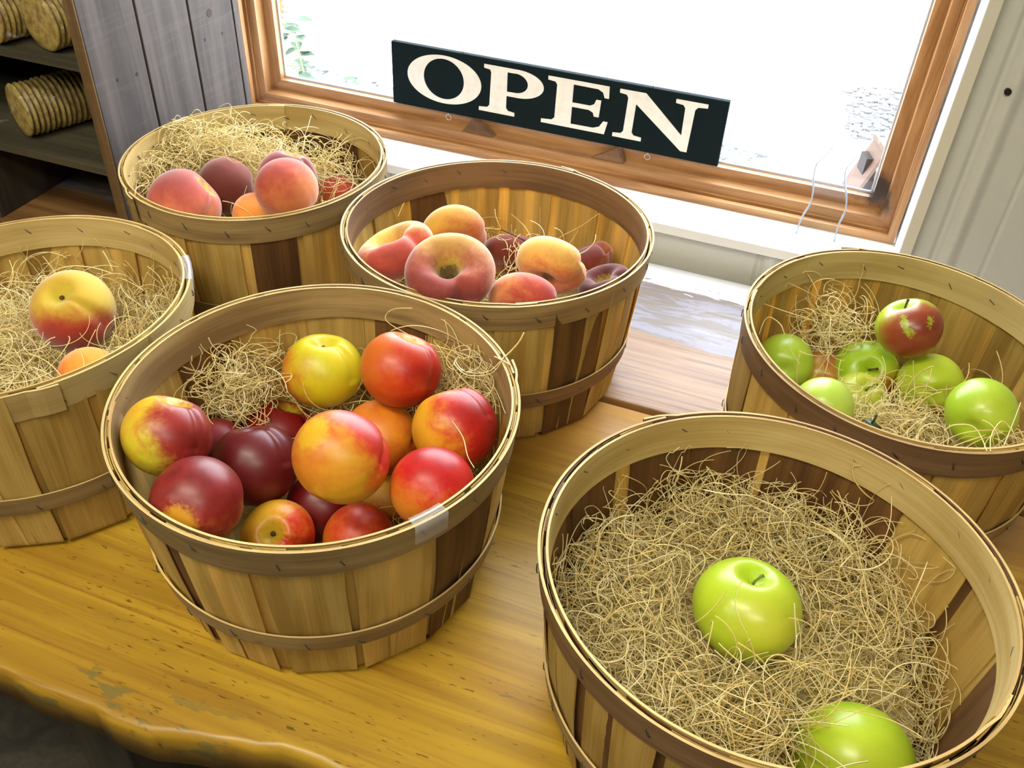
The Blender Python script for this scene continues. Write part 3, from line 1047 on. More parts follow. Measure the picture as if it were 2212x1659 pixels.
C_, T_, D_ = V_CREAM, V_TAN, V_DARK
BK = dict(
    C=(-.3724, .5414, .1842, .0024, .0018), B=(-.3366, .8981, .1773, .0247, .0315), A=(-.6881, .93, .1682, -.0078, .0112),
    D=(-.7321, .5519, .1697, -.030, .040), G=(.0462, .5088, .1793, .024, .003), E=(.1314, .8639, .1701, -.0067, -.0129))
basket(*BK['C'], 'split wood basket heaped with red and yellow nectarines, front centre', V_GREY, V_GREY, V_GREY,
       [C_, T_, C_, D_, C_, C_, D_, C_, C_, C_, D_, C_, T_, C_, C_], [C_, C_, C_, C_, C_, C_, T_, C_, C_, C_, C_, C_, C_, C_, D_], 3, rot=.12, thin={10: .66}, lap_in=3.6, lap_out=.6)
basket(*BK['B'], 'split wood basket of flat doughnut-shaped peaches, with a dark inner rim', V_BROWN, V_GREY, V_BROWN,
       [C_, C_, C_, C_, C_, D_, T_, C_, C_, T_, C_, C_, C_, C_, C_], [C_, C_, C_, C_, C_, C_, C_, C_, C_, C_, C_, C_, C_, D_, C_], 5, rot=.21, lap_in=5.2, lap_out=1.35)
basket(*BK['A'], 'split wood basket of round fuzzy peaches beside the grey shelf unit', V_PALE, V_GREY, V_GREY,
       [C_, T_, D_, D_, D_, T_, C_, T_, C_, C_, T_, C_, C_, C_, T_], [C_, T_, D_, D_, T_, C_, T_, C_, C_, T_, C_, C_, D_, C_, T_], 8, rot=.35, lap_in=1.9, lap_out=4.2)
basket(*BK['D'], 'split wood basket with two peaches in pale wood wool, cut by the left photo edge', V_PALE, V_PALE, V_GREY,
       [C_, C_, T_, C_, C_], [C_, T_, C_, C_], 12, rot=.2, lap_in=2.6, lap_out=5.6)
basket(*BK['G'], 'split wood basket holding two green apples on wood wool, nearest at the right', V_PALE, V_BROWN, V_GREY,
       [T_, C_, D_, D_, D_, D_, D_, D_, D_, D_, D_, C_, D_, C_, D_], [C_, D_, C_, D_, C_, D_, C_, D_, T_, C_, T_, T_, C_, C_, C_], 21, rot=.05, lap_in=-.45, lap_out=2.3)
basket(*BK['E'], 'split wood basket of small green apples and one red apple, under the window corner', V_PALE, V_BROWN, V_GREY,
       [C_, T_, C_, T_, T_, C_, C_], [C_, C_, C_, T_, C_], 31, rot=.1, lap_in=3.0, lap_out=1.95)

# ------------------------------------------------------------------ fruit
def fruit_mesh(kind, r, rng, n_lat=44, n_lon=72):
    ph = [rng.uniform(0, 2 * PI) for _ in range(6)]
    vs = []
    for i in range(n_lat + 1):
        th = PI * i / n_lat
        s, c = math.sin(th), math.cos(th)
        for j in range(n_lon):
            f = 2 * PI * j / n_lon
            wob = 1 + .014 * math.sin(2 * f + ph[0]) * s + .010 * math.sin(3 * f + ph[1]) * s * c + .012 * math.sin(2 * th + ph[2])
            fd = (f + PI) % (2 * PI) - PI
            groove = math.exp(-(fd / .16) ** 2)
            if kind == 'nectarine' or kind == 'peach':
                rho = s * wob
                z = .97 * c * wob
                if c > 0:
                    z -= .36 * math.exp(-(s / .30) ** 2)
                    g = .11 * groove * s ** .5
                else:
                    z -= .03 * math.exp(-(s / .15) ** 2)
                    g = .03 * groove * s
                z -= g * max(c, -.2) * .9
                rho -= g * .9 * s
            elif kind == 'donut':
                rho = (abs(s) ** .86) * 1.0 * wob
                z = .64 * c * wob
                if c > 0:
                    z -= .42 * math.exp(-(s / .50) ** 2) + .55 * math.exp(-((s + .05 * math.cos(f + ph[5])) / .22) ** 2)
                    g = .22 * math.exp(-(fd / .26) ** 2) * s ** .5
                else:
                    z += .30 * math.exp(-(s / .36) ** 2)
                    g = .06 * groove * s ** .5
                crk = .025 * math.sin(5 * f + ph[3]) * math.exp(-((s - .45) / .2) ** 2)
                z += crk * (1 if c > 0 else -.5)
                rho -= g * s
                z -= g * .5 * (1 if c > 0 else -1)
            else:
                rho = s * (1 + .07 * c) * wob
                z = .94 * c * wob
                if c > 0:
                    z -= .34 * math.exp(-(s / .25) ** 2)
                else:
                    z += .20 * math.exp(-(s / .30) ** 2)
                    rho *= 1 + .02 * math.cos(5 * f + ph[4]) * -c
            vs.append((r * rho * math.cos(f), r * rho * math.sin(f), r * z))
    fs = []
    for i in range(n_lat):
        for j in range(n_lon):
            a, b = i * n_lon + j, i * n_lon + (j + 1) % n_lon
            fs.append((a, a + n_lon, b + n_lon, b))
    top = {'nectarine': .97 - .36, 'peach': .97 - .36, 'donut': -.30, 'apple': .94 - .34}[kind]
    return vs, fs, top * r


def skin(name, r, base, second, blush, bdir, thr=0.0, soft=.35, noise=.5, gdir=None, rough=.35, sheen=0.0, speck=.4, coat=0.0, extra=None):
    """two-tone skin: blush facing bdir (object space), second ground colour facing gdir"""
    m = NT(name)
    p = m.coord('Object', (1 / r, 1 / r, 1 / r))
    n1 = m.noise(p, 1.7, 4, .6, .4)
    n2 = m.noise(p, 9, 4, .65)
    n3 = m.noise(p, 42, 2, .6)
    ground = m.mix(m.smooth(m.math('ADD', m.dot(p, gdir or (0, 0, 1)), m.math('MULTIPLY', m.math('SUBTRACT', n1, .5), 1.4)), -.3, .7), base, second)
    d = m.math('ADD', m.dot(p, bdir), m.math('MULTIPLY', m.math('SUBTRACT', n1, .5), noise * 3.2))
    d = m.math('ADD', d, m.math('MULTIPLY', m.math('SUBTRACT', n2, .5), speck * 1.0))
    d = m.math('ADD', d, m.math('MULTIPLY', m.math('SUBTRACT', n3, .5), speck * .45))
    msk = m.smooth(d, thr - soft, thr + soft)
    deep = m.smooth(d, thr + .1, thr + 1.3)
    bl = m.mix(deep, blush, tuple(x * .42 for x in blush[:1]) + tuple(x * .38 for x in blush[1:]))
    c = m.mix(msk, ground, bl)
    if extra:
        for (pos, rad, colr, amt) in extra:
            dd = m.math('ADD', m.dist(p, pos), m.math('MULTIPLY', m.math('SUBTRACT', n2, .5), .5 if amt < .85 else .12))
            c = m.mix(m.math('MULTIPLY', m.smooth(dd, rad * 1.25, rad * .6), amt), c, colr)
    m.set(Base_Color=c, Roughness=rough, Specular_IOR_Level=.45, Subsurface_Weight=.12, Subsurface_Radius=(.6, .25, .1), Subsurface_Scale=.006)
    m.b.inputs['Coat Weight'].default_value = coat
    m.b.inputs['Coat Roughness'].default_value = .22
    if sheen:
        m.b.inputs['Sheen Weight'].default_value = sheen
        m.b.inputs['Sheen Roughness'].default_value = .45
        m.b.inputs['Sheen Tint'].default_value = (1, .93, .9, 1)
    m.bump(n3, .08 if not sheen else .15, .0006)
    return m.m


M_STEM = plain('fruit_stem', s2l((72, 58, 30)), .7)
M_GSTEM = plain('apple_stem_green', s2l((104, 116, 44)), .6)

YEL, ORG, RED, DRK, GRN = s2l((212, 158, 38)), s2l((200, 104, 32)), s2l((152, 42, 34)), s2l((100, 18, 24)), s2l((186, 186, 44))
# kind, centre, radius, stem axis (right, up, toward viewer), ground colours, blush colour, blush side, threshold, label
FR = [
 ('nectarine', (-.4815, .4626, .9444), .0383, (.30, .95, .1), s2l((200, 200, 52)), YEL, RED, (.9, .1, .1), .05, 'yellow-green nectarine with red right cheek, farthest left in the front basket', {}),
 ('nectarine', (-.4223, .4188, .9260), .0391, (-.3, .3, -.8), YEL, ORG, s2l((148, 40, 38)), (.1, .5, .1), -.45, 'dark red nectarine with a golden patch at the front left rim of the nectarine basket', dict(patch=((-.10, -.35, .92), .42, YEL, .8))),
 ('nectarine', (-.4317, .5125, .8834), .0409, (-.1, .98, .1), RED, RED, s2l((140, 34, 40)), (0, .3, 1), -1.2, 'very dark purple-red nectarine left of the big orange one', {}),
 ('nectarine', (-.3203, .4893, .9561), .0414, (.35, .75, -.55), YEL, ORG, s2l((196, 40, 26)), (.75, .55, -.3), .30, 'largest orange nectarine on top at the centre of the front basket', dict(patch=((-.45, .55, .68), .40, s2l((222, 182, 40)), .7), soft=.5)),
 ('nectarine', (-.4276, .6371, .9082), .0405, (.10, .90, .42), s2l((206, 190, 30)), s2l((190, 190, 34)), s2l((200, 70, 30)), (-.8, -.2, .1), .55, 'yellow nectarine with its stem end up, left one of the back pair', dict(soft=.6)),
 ('nectarine', (-.3310, .6261, .9488), .0392, (.35, .88, .20), ORG, ORG, s2l((186, 40, 20)), (.75, -.25, .2), .0, 'orange-red nectarine with a deep cleft, right one of the back pair', dict(soft=.7)),
 ('nectarine', (-.2559, .5863, .9311), .0407, (-.30, .90, -.1), YEL, s2l((216, 160, 36)), s2l((186, 28, 20)), (.75, .25, .2), .0, 'glossy yellow and red nectarine farthest right in its basket', {}),
 ('nectarine', (-.2439, .5105, .9283), .0371, (-.3, .2, -.8), ORG, YEL, s2l((196, 30, 26)), (.1, .75, .2), .0, 'red nectarine with an orange front at the lower right rim of its basket', {}),
 ('nectarine', (-.3419, .5976, .8790), .0379, (.4, .6, -.6), s2l((220, 140, 30)), ORG, s2l((190, 60, 26)), (.2, -.7, .0), .35, 'orange nectarine half hidden behind the largest one', dict(soft=.6)),
 ('nectarine', (-.4639, .5994, .8359), .0390, (.3, .8, .2), ORG, RED, s2l((170, 26, 24)), (.3, .4, .5), -.5, 'red nectarine showing behind the dark purple one, by the wood wool', {}),
 ('nectarine', (-.3851, .4682, .8470), .0339, (.05, .25, .96), YEL, s2l((214, 170, 40)), s2l((194, 40, 22)), (.55, -.35, .1), .05, 'small yellow and red nectarine facing its stem hollow to the viewer', {}),
 ('nectarine', (-.3184, .5018, .8353), .0348, (.2, .3, -.9), s2l((214, 130, 30)), ORG, s2l((200, 60, 28)), (.3, .5, .3), .15, 'small speckled orange nectarine at the very front rim, right of the stem-facing one', dict(speck=.9)),
 ('nectarine', (-.4973, .5343, .8565), .0343, (.1, .7, -.5), RED, RED, s2l((176, 30, 40)), (1, 0, .2), -1.0, 'sliver of a red nectarine between the yellow-green and dark purple ones', {}),
 ('nectarine', (-.3783, .5329, .8261), .0342, (.2, .4, -.8), RED, RED, s2l((150, 24, 24)), (0, 0, 1), -1.0, 'deep red nectarine sunk under the largest one', {}),
 ('nectarine', (-.3363, .5832, .8094), .0344, (.2, .4, -.8), s2l((190, 140, 34)), YEL, s2l((150, 70, 24)), (0, -1, .3), .4, 'shaded yellow nectarine deep beside the red one at the right rim', {}),
 # doughnut peaches
 ('donut', (-.4365, .8267, .9454), .0470, (-.38, .80, .46), s2l((220, 180, 92)), s2l((196, 186, 60)), s2l((196, 78, 58)), (.25, -.6, .3), -.15, 'doughnut peach with a yellow-green hollow, farthest left in its basket', {}),
 ('donut', (-.3446, .7751, .9707), .0482, (-.02, .50, .86), s2l((200, 146, 84)), s2l((196, 166, 70)), s2l((160, 66, 54)), (-.2, -.7, .1), -.25, 'doughnut peach facing its deep dark hollow towards the viewer', dict(groove=(.35, -.85, .3))),
 ('donut', (-.4041, .9206, .9230), .0420, (-.20, .60, -.70), s2l((206, 150, 60)), s2l((190, 150, 50)), s2l((184, 92, 46)), (.5, -.4, .2), .15, 'orange-tan doughnut peach against the back left of its basket', {}),
 ('donut', (-.3712, 1.0109, .8183), .0370, (.3, .6, .6), s2l((214, 180, 80)), s2l((210, 176, 70)), s2l((190, 90, 60)), (0, -1, 0), .7, 'small pale yellow doughnut peach wedged in a gap between larger ones', {}),
 ('donut', (-.3452, .9820, .8773), .0400, (.1, .95, -.2), s2l((190, 110, 50)), s2l((180, 96, 46)), s2l((170, 64, 40)), (0, 0, 1), -.5, 'dull red doughnut peach lying low under the brown twig', {}),
 ('donut', (-.2616, .8790, .9410), .0430, (.35, .86, -.35), s2l((226, 176, 84)), s2l((226, 186, 96)), s2l((196, 90, 50)), (-.1, -.8, .2), .25, 'pale golden doughnut peach lying edge-on right of the centre', {}),
 ('donut', (-.2640, .7990, .9360), .0420, (.25, .70, -.55), s2l((222, 140, 70)), s2l((220, 150, 90)), s2l((188, 66, 52)), (.5, -.1, .3), -.1, 'pink-orange doughnut peach at the front rim, right of the hollow-facing one', {}),
 ('donut', (-.2500, .9883, .8896), .0378, (-.35, .88, .15), s2l((176, 100, 36)), s2l((170, 96, 34)), s2l((120, 40, 28)), (-.6, .2, .4), -.2, 'dark red-brown doughnut peach at the back right of its basket', {}),
 ('donut', (-.2060, .9220, .9050), .0335, (-.3, .75, .5), s2l((176, 100, 60)), s2l((170, 96, 56)), s2l((110, 46, 50)), (-.2, .5, .4), -.5, 'smallest purple-brown doughnut peach, tight against the right rim', {}),
 # peaches
 ('peach', (-.7310, .8266, .9355), .0450, (.75, .62, .1), s2l((212, 134, 88)), s2l((206, 132, 90)), s2l((180, 78, 66)), (-.1, .8, .1), -.2, 'pink and orange fuzzy peach at the front left of its basket', {}),
 ('peach', (-.7307, .9141, .9213), .0370, (.1, .5, -.85), s2l((170, 104, 54)), s2l((160, 92, 46)), s2l((146, 62, 44)), (0, -.3, .5), -.8, 'dark maroon peach resting in front of the wood wool mound', {}),
 ('peach', (-.6012, .8623, .9703), .0381, (-.4, -.3, -.8), s2l((204, 122, 64)), s2l((196, 114, 62)), s2l((172, 66, 50)), (-.3, .4, .1), -.05, 'pale-topped orange-red peach, front one of the stacked pair', {}),
 ('peach', (-.6391, .9229, .9495), .0374, (.25, .85, .3), s2l((190, 90, 50)), s2l((180, 80, 50)), s2l((130, 36, 34)), (.5, .3, .2), -.3, 'dark red peach peeping over the pale-topped one', {}),
 ('peach', (-.6240, 1.0189, .8754), .0355, (.3, .4, -.8), s2l((216, 120, 60)), s2l((210, 116, 60)), s2l((190, 70, 50)), (.4, .6, .0), -.2, 'reddish peach at the right rim of its basket', {}),
 ('peach', (-.6625, .8730, .9155), .0280, (.3, .4, -.8), s2l((232, 150, 66)), s2l((230, 146, 60)), s2l((206, 100, 50)), (0, 1, 0), .6, 'light orange peach low at the front rim between three others', {}),
 ('peach', (-.7015, .5942, .9325), .0425, (-.02, .42, .90), s2l((190, 162, 40)), s2l((196, 156, 44)), s2l((160, 46, 28)), (.0, -1.0, -.1), .08, 'large yellow and red peach with its stem hollow facing out, in wood wool', dict(soft=.4, noise=.25)),
 ('peach', (-0.6380, 0.5343, 0.9077), .0305, (.2, .3, -.9), s2l((232, 156, 46)), s2l((230, 140, 40)), s2l((210, 100, 40)), (-.6, -.4, 0), .3, 'orange peach partly hidden below the rim, under the large yellow and red one', {}),
 # apples
 ('apple', (0.0373, 0.5168, 0.8917), .0440, (.10, .90, .42), s2l((158, 190, 30)), s2l((176, 200, 44)), s2l((190, 190, 60)), (.2, -.1, 1), .9, 'green apple sitting alone in the middle of the wood wool nest', dict(soft=.8)),
 ('apple', (.1425, .4455, .8389), .0467, (.3, .30, -.90), s2l((150, 188, 26)), s2l((166, 196, 34)), s2l((190, 206, 60)), (-.1, .3, 1), .8, 'large green apple at the bottom photo edge, low in the front right basket', dict(soft=.8)),
 ('apple', (0.1354, 0.9142, 0.9442), .0345, (-.35, .88, .30), s2l((168, 190, 40)), s2l((166, 190, 36)), s2l((150, 66, 40)), (.05, -.35, .75), .10, 'red and green striped apple on top of the green ones', dict(streak=[(-.52, .30, .80), (-.50, .12, .86), (-.44, -.05, .89), (-.36, -.18, .90), (.22, .20, .95), (.20, .08, .97)])),
 ('apple', (.0194, .9004, .8705), .0334, (.2, .3, -.9), s2l((172, 198, 66)), s2l((160, 190, 54)), s2l((188, 208, 96)), (0, .6, .3), .9, 'bright green apple farthest left in the apple basket under the window', {}),
 ('apple', (0.0650, 0.7777, 0.9159), .0310, (.2, .3, -.9), s2l((180, 204, 84)), s2l((170, 198, 70)), s2l((190, 215, 100)), (0, .6, .3), .9, 'shiny light green apple at the front rim, below the farthest left one', {}),
 ('apple', (0.1076, 0.8837, 0.8584), .0312, (.12, .55, .80), s2l((196, 206, 74)), s2l((190, 204, 66)), s2l((200, 206, 90)), (0, 0, 1), 1.2, 'pale yellow-green apple showing its short stem', dict(swap=1)),
 ('apple', (0.1085, 0.9245, 0.8680), .0365, (-.15, .10, .98), s2l((158, 190, 36)), s2l((150, 184, 34)), s2l((160, 80, 30)), (.5, -.75, .2), .45, 'green apple with a rusty blush beneath the red one', {}),
 ('apple', (0.1759, 0.9028, 0.8863), .0355, (.1, .3, -.9), s2l((182, 200, 54)), s2l((170, 194, 44)), s2l((150, 80, 30)), (.1, -1, 0), .75, 'yellow-green apple with a brown base, right below the red one', {}),
 ('apple', (.2109, .8121, .9320), .0345, (.62, .45, -.62), s2l((160, 188, 44)), s2l((152, 184, 38)), s2l((182, 198, 66)), (0, .2, 1), .9, 'green apple farthest right in its basket, with the stem poking out behind', {}),
 ('apple', (0.0643, 0.9170, 0.8515), .0300, (.2, .3, -.9), s2l((180, 170, 60)), s2l((176, 160, 56)), s2l((180, 90, 50)), (.3, .2, 0), .0, 'small reddish-yellow apple mostly hidden between green ones', {}),
]
GROUPS = dict(nectarine='nectarines in the front centre basket', donut='doughnut peaches in the dark-rimmed basket', peach='fuzzy peaches in the left baskets', apple='apples in the two right baskets')
FRUITS = []
SCR = Matrix((CR, CU, -CF)).transposed()
for idx, (kind, cen, r, ax, ca, cb, cbl, bd, thr, lab, opt) in enumerate(FR):
    rng = random.Random(100 + idx)
    axis = vdir(*ax)
    # groove faces down-right of the viewer by default
    ref = vdir(*opt.get('groove', (.8, -.2, .4)))
    xax = (ref - axis * ref.dot(axis)).normalized()
    yax = axis.cross(xax)
    Rm_ = Matrix((xax, yax, axis)).transposed()
    tol = lambda s: tuple(Rm_.transposed() @ vdir(*s)) if True else None
    toln = lambda s: tuple(Rm_.transposed() @ (CR * s[0] + CU * s[1] - CF * s[2]))
    extra = [(toln(opt[k][0]), opt[k][1], opt[k][2], opt[k][3]) for k in ('patch', 'patch2') if k in opt]
    gd = toln((-.3, .3, .2))
    extra += [(toln(q_), .12, s2l((160, 178, 44)), .7) for q_ in opt.get('streak', [])]
    pr = dict(nectarine=dict(rough=.42, coat=.08, speck=.5, noise=.4, soft=.45), donut=dict(rough=.75, sheen=.55, speck=.5, noise=.45, soft=.45), peach=dict(rough=.8, sheen=.5, speck=.35, noise=.3, soft=.5), apple=dict(rough=.34, coat=.2, speck=.12, noise=.2, soft=.4))[kind]
    pr = dict(pr)
    for k in ('soft', 'noise', 'speck'):
        if k in opt: pr[k] = opt[k]
    if kind in ('nectarine', 'peach', 'donut'):
        extra.insert(0, ((0, 0, .60 if kind != 'donut' else .0), .40 if kind != 'donut' else .36, s2l((196, 176, 48)), .7 if thr > -1 else 0))
    if kind == 'apple':
        extra.insert(0, ((0, 0, .5), .16, s2l((110, 110, 40)), .6))
    if kind == 'donut': extra.append(((0, 0, -.2), .30, s2l((60, 46, 22)), .84))  # dry brown stem cavity, with the shade of the hollow put into its colour
    mat = skin('%s_skin' % ('doughnut_peach' if kind == 'donut' else kind), r, ca, cb, cbl, toln(bd), thr, gdir=gd, extra=extra, **pr)
    vs, fs, top = fruit_mesh(kind, r, rng)
    o = mesh_obj({'donut': 'doughnut_peach'}.get(kind, kind), vs, fs, mat)
    o.matrix_world = Matrix.Translation(cen) @ Rm_.to_4x4()
    tag(o, lab, {'donut': 'peach'}.get(kind, kind), GROUPS[kind])
    mb = MB()
    if kind == 'apple':
        L = r * (.24 if r > .04 else rng.uniform(.34, .46))
        mb.tube([(0, 0, top - .001), (.001, 0, top + L * .4), (.004, .001, top + L * .8), (.006, .001, top + L * 1.1)], [.0011, .0010, .0011, .0017], 8)
        mb.build('stem', M_GSTEM if (idx % 2 or r > .04) else M_STEM, o, smooth=True)
    else:
        k = 1.0 if kind != 'donut' else 1.8
        mb.tube([(0, 0, top - .001), (0, 0, top + .0015 * k), (.0004, 0, top + .003 * k)], [.0022 * k, .0026 * k, .0012 * k], 9)
        mb.build('stem', M_STEM, o, smooth=True)
    FRUITS.append((kind, Vector(cen), r, o))

# ------------------------------------------------------------------ wood wool
M_WOOL = NT('wood_wool_strands')
_a = M_WOOL.n('ShaderNodeTexCoord').outputs['UV']
_n = M_WOOL.noise(_a, 1.0, 1, .5)
M_WOOL.set(Base_Color=M_WOOL.mix(M_WOOL.smooth(_n, .35, .65), s2l((255, 248, 196)), s2l((250, 228, 150))), Roughness=.55)
_t = M_WOOL.n('ShaderNodeBsdfTranslucent'); _t.inputs['Color'].default_value = s2l((226, 200, 120)) + (1,)
_m = M_WOOL.n('ShaderNodeMixShader'); _m.inputs[0].default_value = .33
M_WOOL.l(M_WOOL.b.outputs[0], _m.inputs[1]); M_WOOL.l(_t.outputs[0], _m.inputs[2]); M_WOOL.l(_m.outputs[0], M_WOOL.out.inputs['Surface'])
M_WOOL = M_WOOL.m


class Wool:
    def __init__(self, key, fruits):
        self.key = key
        self.cx, self.cy, self.R, self.e1, self.e2 = BK[key]
        self.V, self.F, self.UV = [], [], []
        self.n = 0
        self.fr = [(np.array(c), r) for c, r in fruits]

    def tubes(self, P, rad):
        """P: (S, N, 3) strands; ribbon-like three-sided tubes"""
        S, N, _ = P.shape
        T = np.gradient(P, axis=1)
        T /= np.linalg.norm(T, axis=2, keepdims=True) + 1e-9
        a = RNG.normal(size=(S, 1, 3))
        U = np.cross(T, a); U /= np.linalg.norm(U, axis=2, keepdims=True) + 1e-9
        W = np.cross(T, U)
        rad = np.asarray(rad).reshape(-1, 1, 1)
        ring = [P + rad * (math.cos(x) * U + .7 * math.sin(x) * W) for x in (0, 2 * PI / 3, 4 * PI / 3)]
        V = np.stack(ring, 2).reshape(-1, 3)
        base = self.n + (np.arange(S)[:, None] * N + np.arange(N - 1)[None, :]) * 3
        base = base.reshape(-1, 1)
        for k in range(3):
            k2 = (k + 1) % 3
            self.F.append(np.concatenate([base + k, base + k2, base + 3 + k2, base + 3 + k], 1))
        uv = np.repeat(RNG.uniform(0, 60, (S, 1, 2)), N * 3, axis=1).reshape(-1, 2)
        self.V.append(V); self.UV.append(uv); self.n += len(V)

    def confine(self, P):
        d = P[..., :2] - np.array([self.cx, self.cy])
        rho = np.linalg.norm(d, axis=-1) + 1e-9
        z = np.minimum(P[..., 2], TZ + HB)
        lim = (self.R - .0105) - (TZ + HB - z) / HB * (self.R - RB) - .0005
        lim = np.where(P[..., 2] > TZ + HB - .035, lim, lim + .003)
        lim = lim * (1 + self.e1 * .9 * np.cos(2 * np.arctan2(d[..., 1], d[..., 0])) + self.e2 * .9 * np.sin(2 * np.arctan2(d[..., 1], d[..., 0])))
        k = np.where(rho > lim, lim / rho, 1.0)
        P[..., 0] = self.cx + d[..., 0] * k
        P[..., 1] = self.cy + d[..., 1] * k
        for c, r in self.fr:
            v = P - c
            n = np.linalg.norm(v, axis=-1, keepdims=True) + 1e-9
            P = np.where(n < r + .0012, c + v / n * (r + .0012), P)
        P[..., 2] = np.maximum(P[..., 2], TZ + .006)
        return P

    def strands(self, start, length, curl, rad, up=.25, steps=26, dir0=None, spread=1.0, flat=None, cap=-.006):
        S = len(start)
        if dir0 is None:
            a = RNG.uniform(0, 2 * PI, S)
            d = np.stack([np.cos(a), np.sin(a), RNG.normal(0, up, S)], 1)
        else:
            d = np.array(dir0) + RNG.normal(0, spread, (S, 3))
        d /= np.linalg.norm(d, axis=1, keepdims=True)
        ax = RNG.normal(size=(S, 3)) * np.array([.45, .45, 1.0])
        ax /= np.linalg.norm(ax, axis=1, keepdims=True)
        ds = (length / steps)[:, None]
        w_ = (RNG.uniform(.2, 1.0, S) * curl * RNG.choice([-1, 1], S))[:, None]
        P = np.empty((S, steps + 1, 3))
        P[:, 0] = start
        p = start.copy()
        for i in range(steps):
            ax = ax + RNG.normal(0, .11, (S, 3)); ax /= np.linalg.norm(ax, axis=1, keepdims=True)
            d = d + np.cross(ax, d) * w_ * ds
            d /= np.linalg.norm(d, axis=1, keepdims=True)
            if flat is not None:
                d[:, 2] -= (p[:, 2] - start[:, 2]) * flat * ds[:, 0] * 100
            p = p + d * ds
            P[:, i + 1] = p
        keep = np.ones(S, bool)
        for c, r in self.fr:
            v = P - c
            n = np.linalg.norm(v, axis=-1)
            # a strand may touch a fruit low down, but not drape over its top
            keep &= ~(((n < r + .001) & (P[..., 2] > c[2] - .55 * r)).any(1))
        q = P[..., :2] - np.array([self.cx, self.cy])
        keep &= ~((P[..., 2] > TZ + HB + cap).any(1))
        P, rad = P[keep], np.asarray(rad)[keep]
        if not len(P): return
        P = self.confine(P)
        self.tubes(P, rad)

    def blob(self, c, rx, ry, rz, count, length=(.04, .12), curl=95, rad=(.00042, .00068), up=.35, dir0=None, spread=.5, flat=.25, cap=-.006):
        q = RNG.normal(size=(count, 3)) * np.array([rx, ry, rz]) * .5
        s = np.array(c) + q
        # centre the strand on the blob
        self.strands(self.confine(s), RNG.uniform(*length, count), curl, RNG.uniform(*rad, count), up, 24, dir0, spread, flat, cap)

    def heap(self, height, count, **kw):
        """strands lying on a heap whose top is height(x, y)"""
        a = RNG.uniform(0, 2 * PI, count)
        rr = np.sqrt(RNG.uniform(0, 1, count)) * (self.R - .018)
        x, y = self.cx + rr * np.cos(a), self.cy + rr * np.sin(a)
        z = np.array([height(i, j) for i, j in zip(x, y)]) - RNG.exponential(.006, count)
        s = np.stack([x, y, z], 1)
        kk = dict(length=(.05, .14), curl=75, rad=(.00042, .0007))
        kk.update(kw)
        self.strands(self.confine(s), RNG.uniform(*kk['length'], count), kk['curl'], RNG.uniform(*kk['rad'], count), .16, 26, flat=.55)
        # matted body of the heap below its loose top
        n, m_ = 56, 20
        V = []
        for i in range(m_ + 1):
            for k in range(n):
                f = 2 * PI * k / n
                q = (self.R - .026) * i / m_
                xx, yy = self.cx + q * math.cos(f), self.cy + q * math.sin(f)
                zz = height(xx, yy) - .016
                lim = (self.R - .0135) - (TZ + HB - zz) / HB * (self.R - RB)
                s_ = min(1, lim / max(q, 1e-6))
                V.append((self.cx + q * s_ * math.cos(f), self.cy + q * s_ * math.sin(f), zz))
        b = self.n
        F = [(b + i * n + k, b + (i + 1) * n + k, b + (i + 1) * n + (k + 1) % n, b + i * n + (k + 1) % n) for i in range(m_) for k in range(n)]
        self.V.append(np.array(V)); self.F.append(np.array(F)); self.UV.append(np.zeros((len(V), 2))); self.n += len(V)

    def line(self, pts, rad=.0006):
        P = np.array([p[:] for p in cr([Vector(p) for p in pts], 5)])
        self.tubes(P[None], [rad])

    def build(self, label):
        V = np.concatenate(self.V); F = np.concatenate(self.F)
        me = bpy.data.meshes.new('wood_wool')
        V = V - np.array([self.cx, self.cy, TZ])
        me.vertices.add(len(V)); me.vertices.foreach_set('co', V.astype(np.float32).ravel())
        me.loops.add(F.size); me.loops.foreach_set('vertex_index', F.astype(np.int32).ravel())
        me.polygons.add(len(F)); me.polygons.foreach_set('loop_start', np.arange(0, F.size, 4, dtype=np.int32)); me.polygons.foreach_set('loop_total', np.full(len(F), 4, dtype=np.int32))
        me.polygons.foreach_set('use_smooth', np.ones(len(F), dtype=bool))
        uvl = me.uv_layers.new(name='UVMap')
        uvl.data.foreach_set('uv', np.concatenate(self.UV).astype(np.float32)[F.ravel()].ravel())
        me.update(calc_edges=True)
        me.materials.append(M_WOOL)
        o = link(bpy.data.objects.new('wood_wool', me))
        o.location = (self.cx, self.cy, TZ)
        return tag(o, label, 'wood wool', kind='stuff')


def inb(key):
    cx, cy, R = BK[key][:3]
    return [(c, r if kd != 'donut' else r * .8) for kd, c, r, _ in FRUITS if math.hypot(c.x - cx, c.y - cy) < R]


def gauss(x, y, c, s, a):
    return a * math.exp(-((x - c[0]) ** 2 + (y - c[1]) ** 2) / (2 * s * s))


def P3(px, py, z):
    return tuple(at(px, py, 2, z))


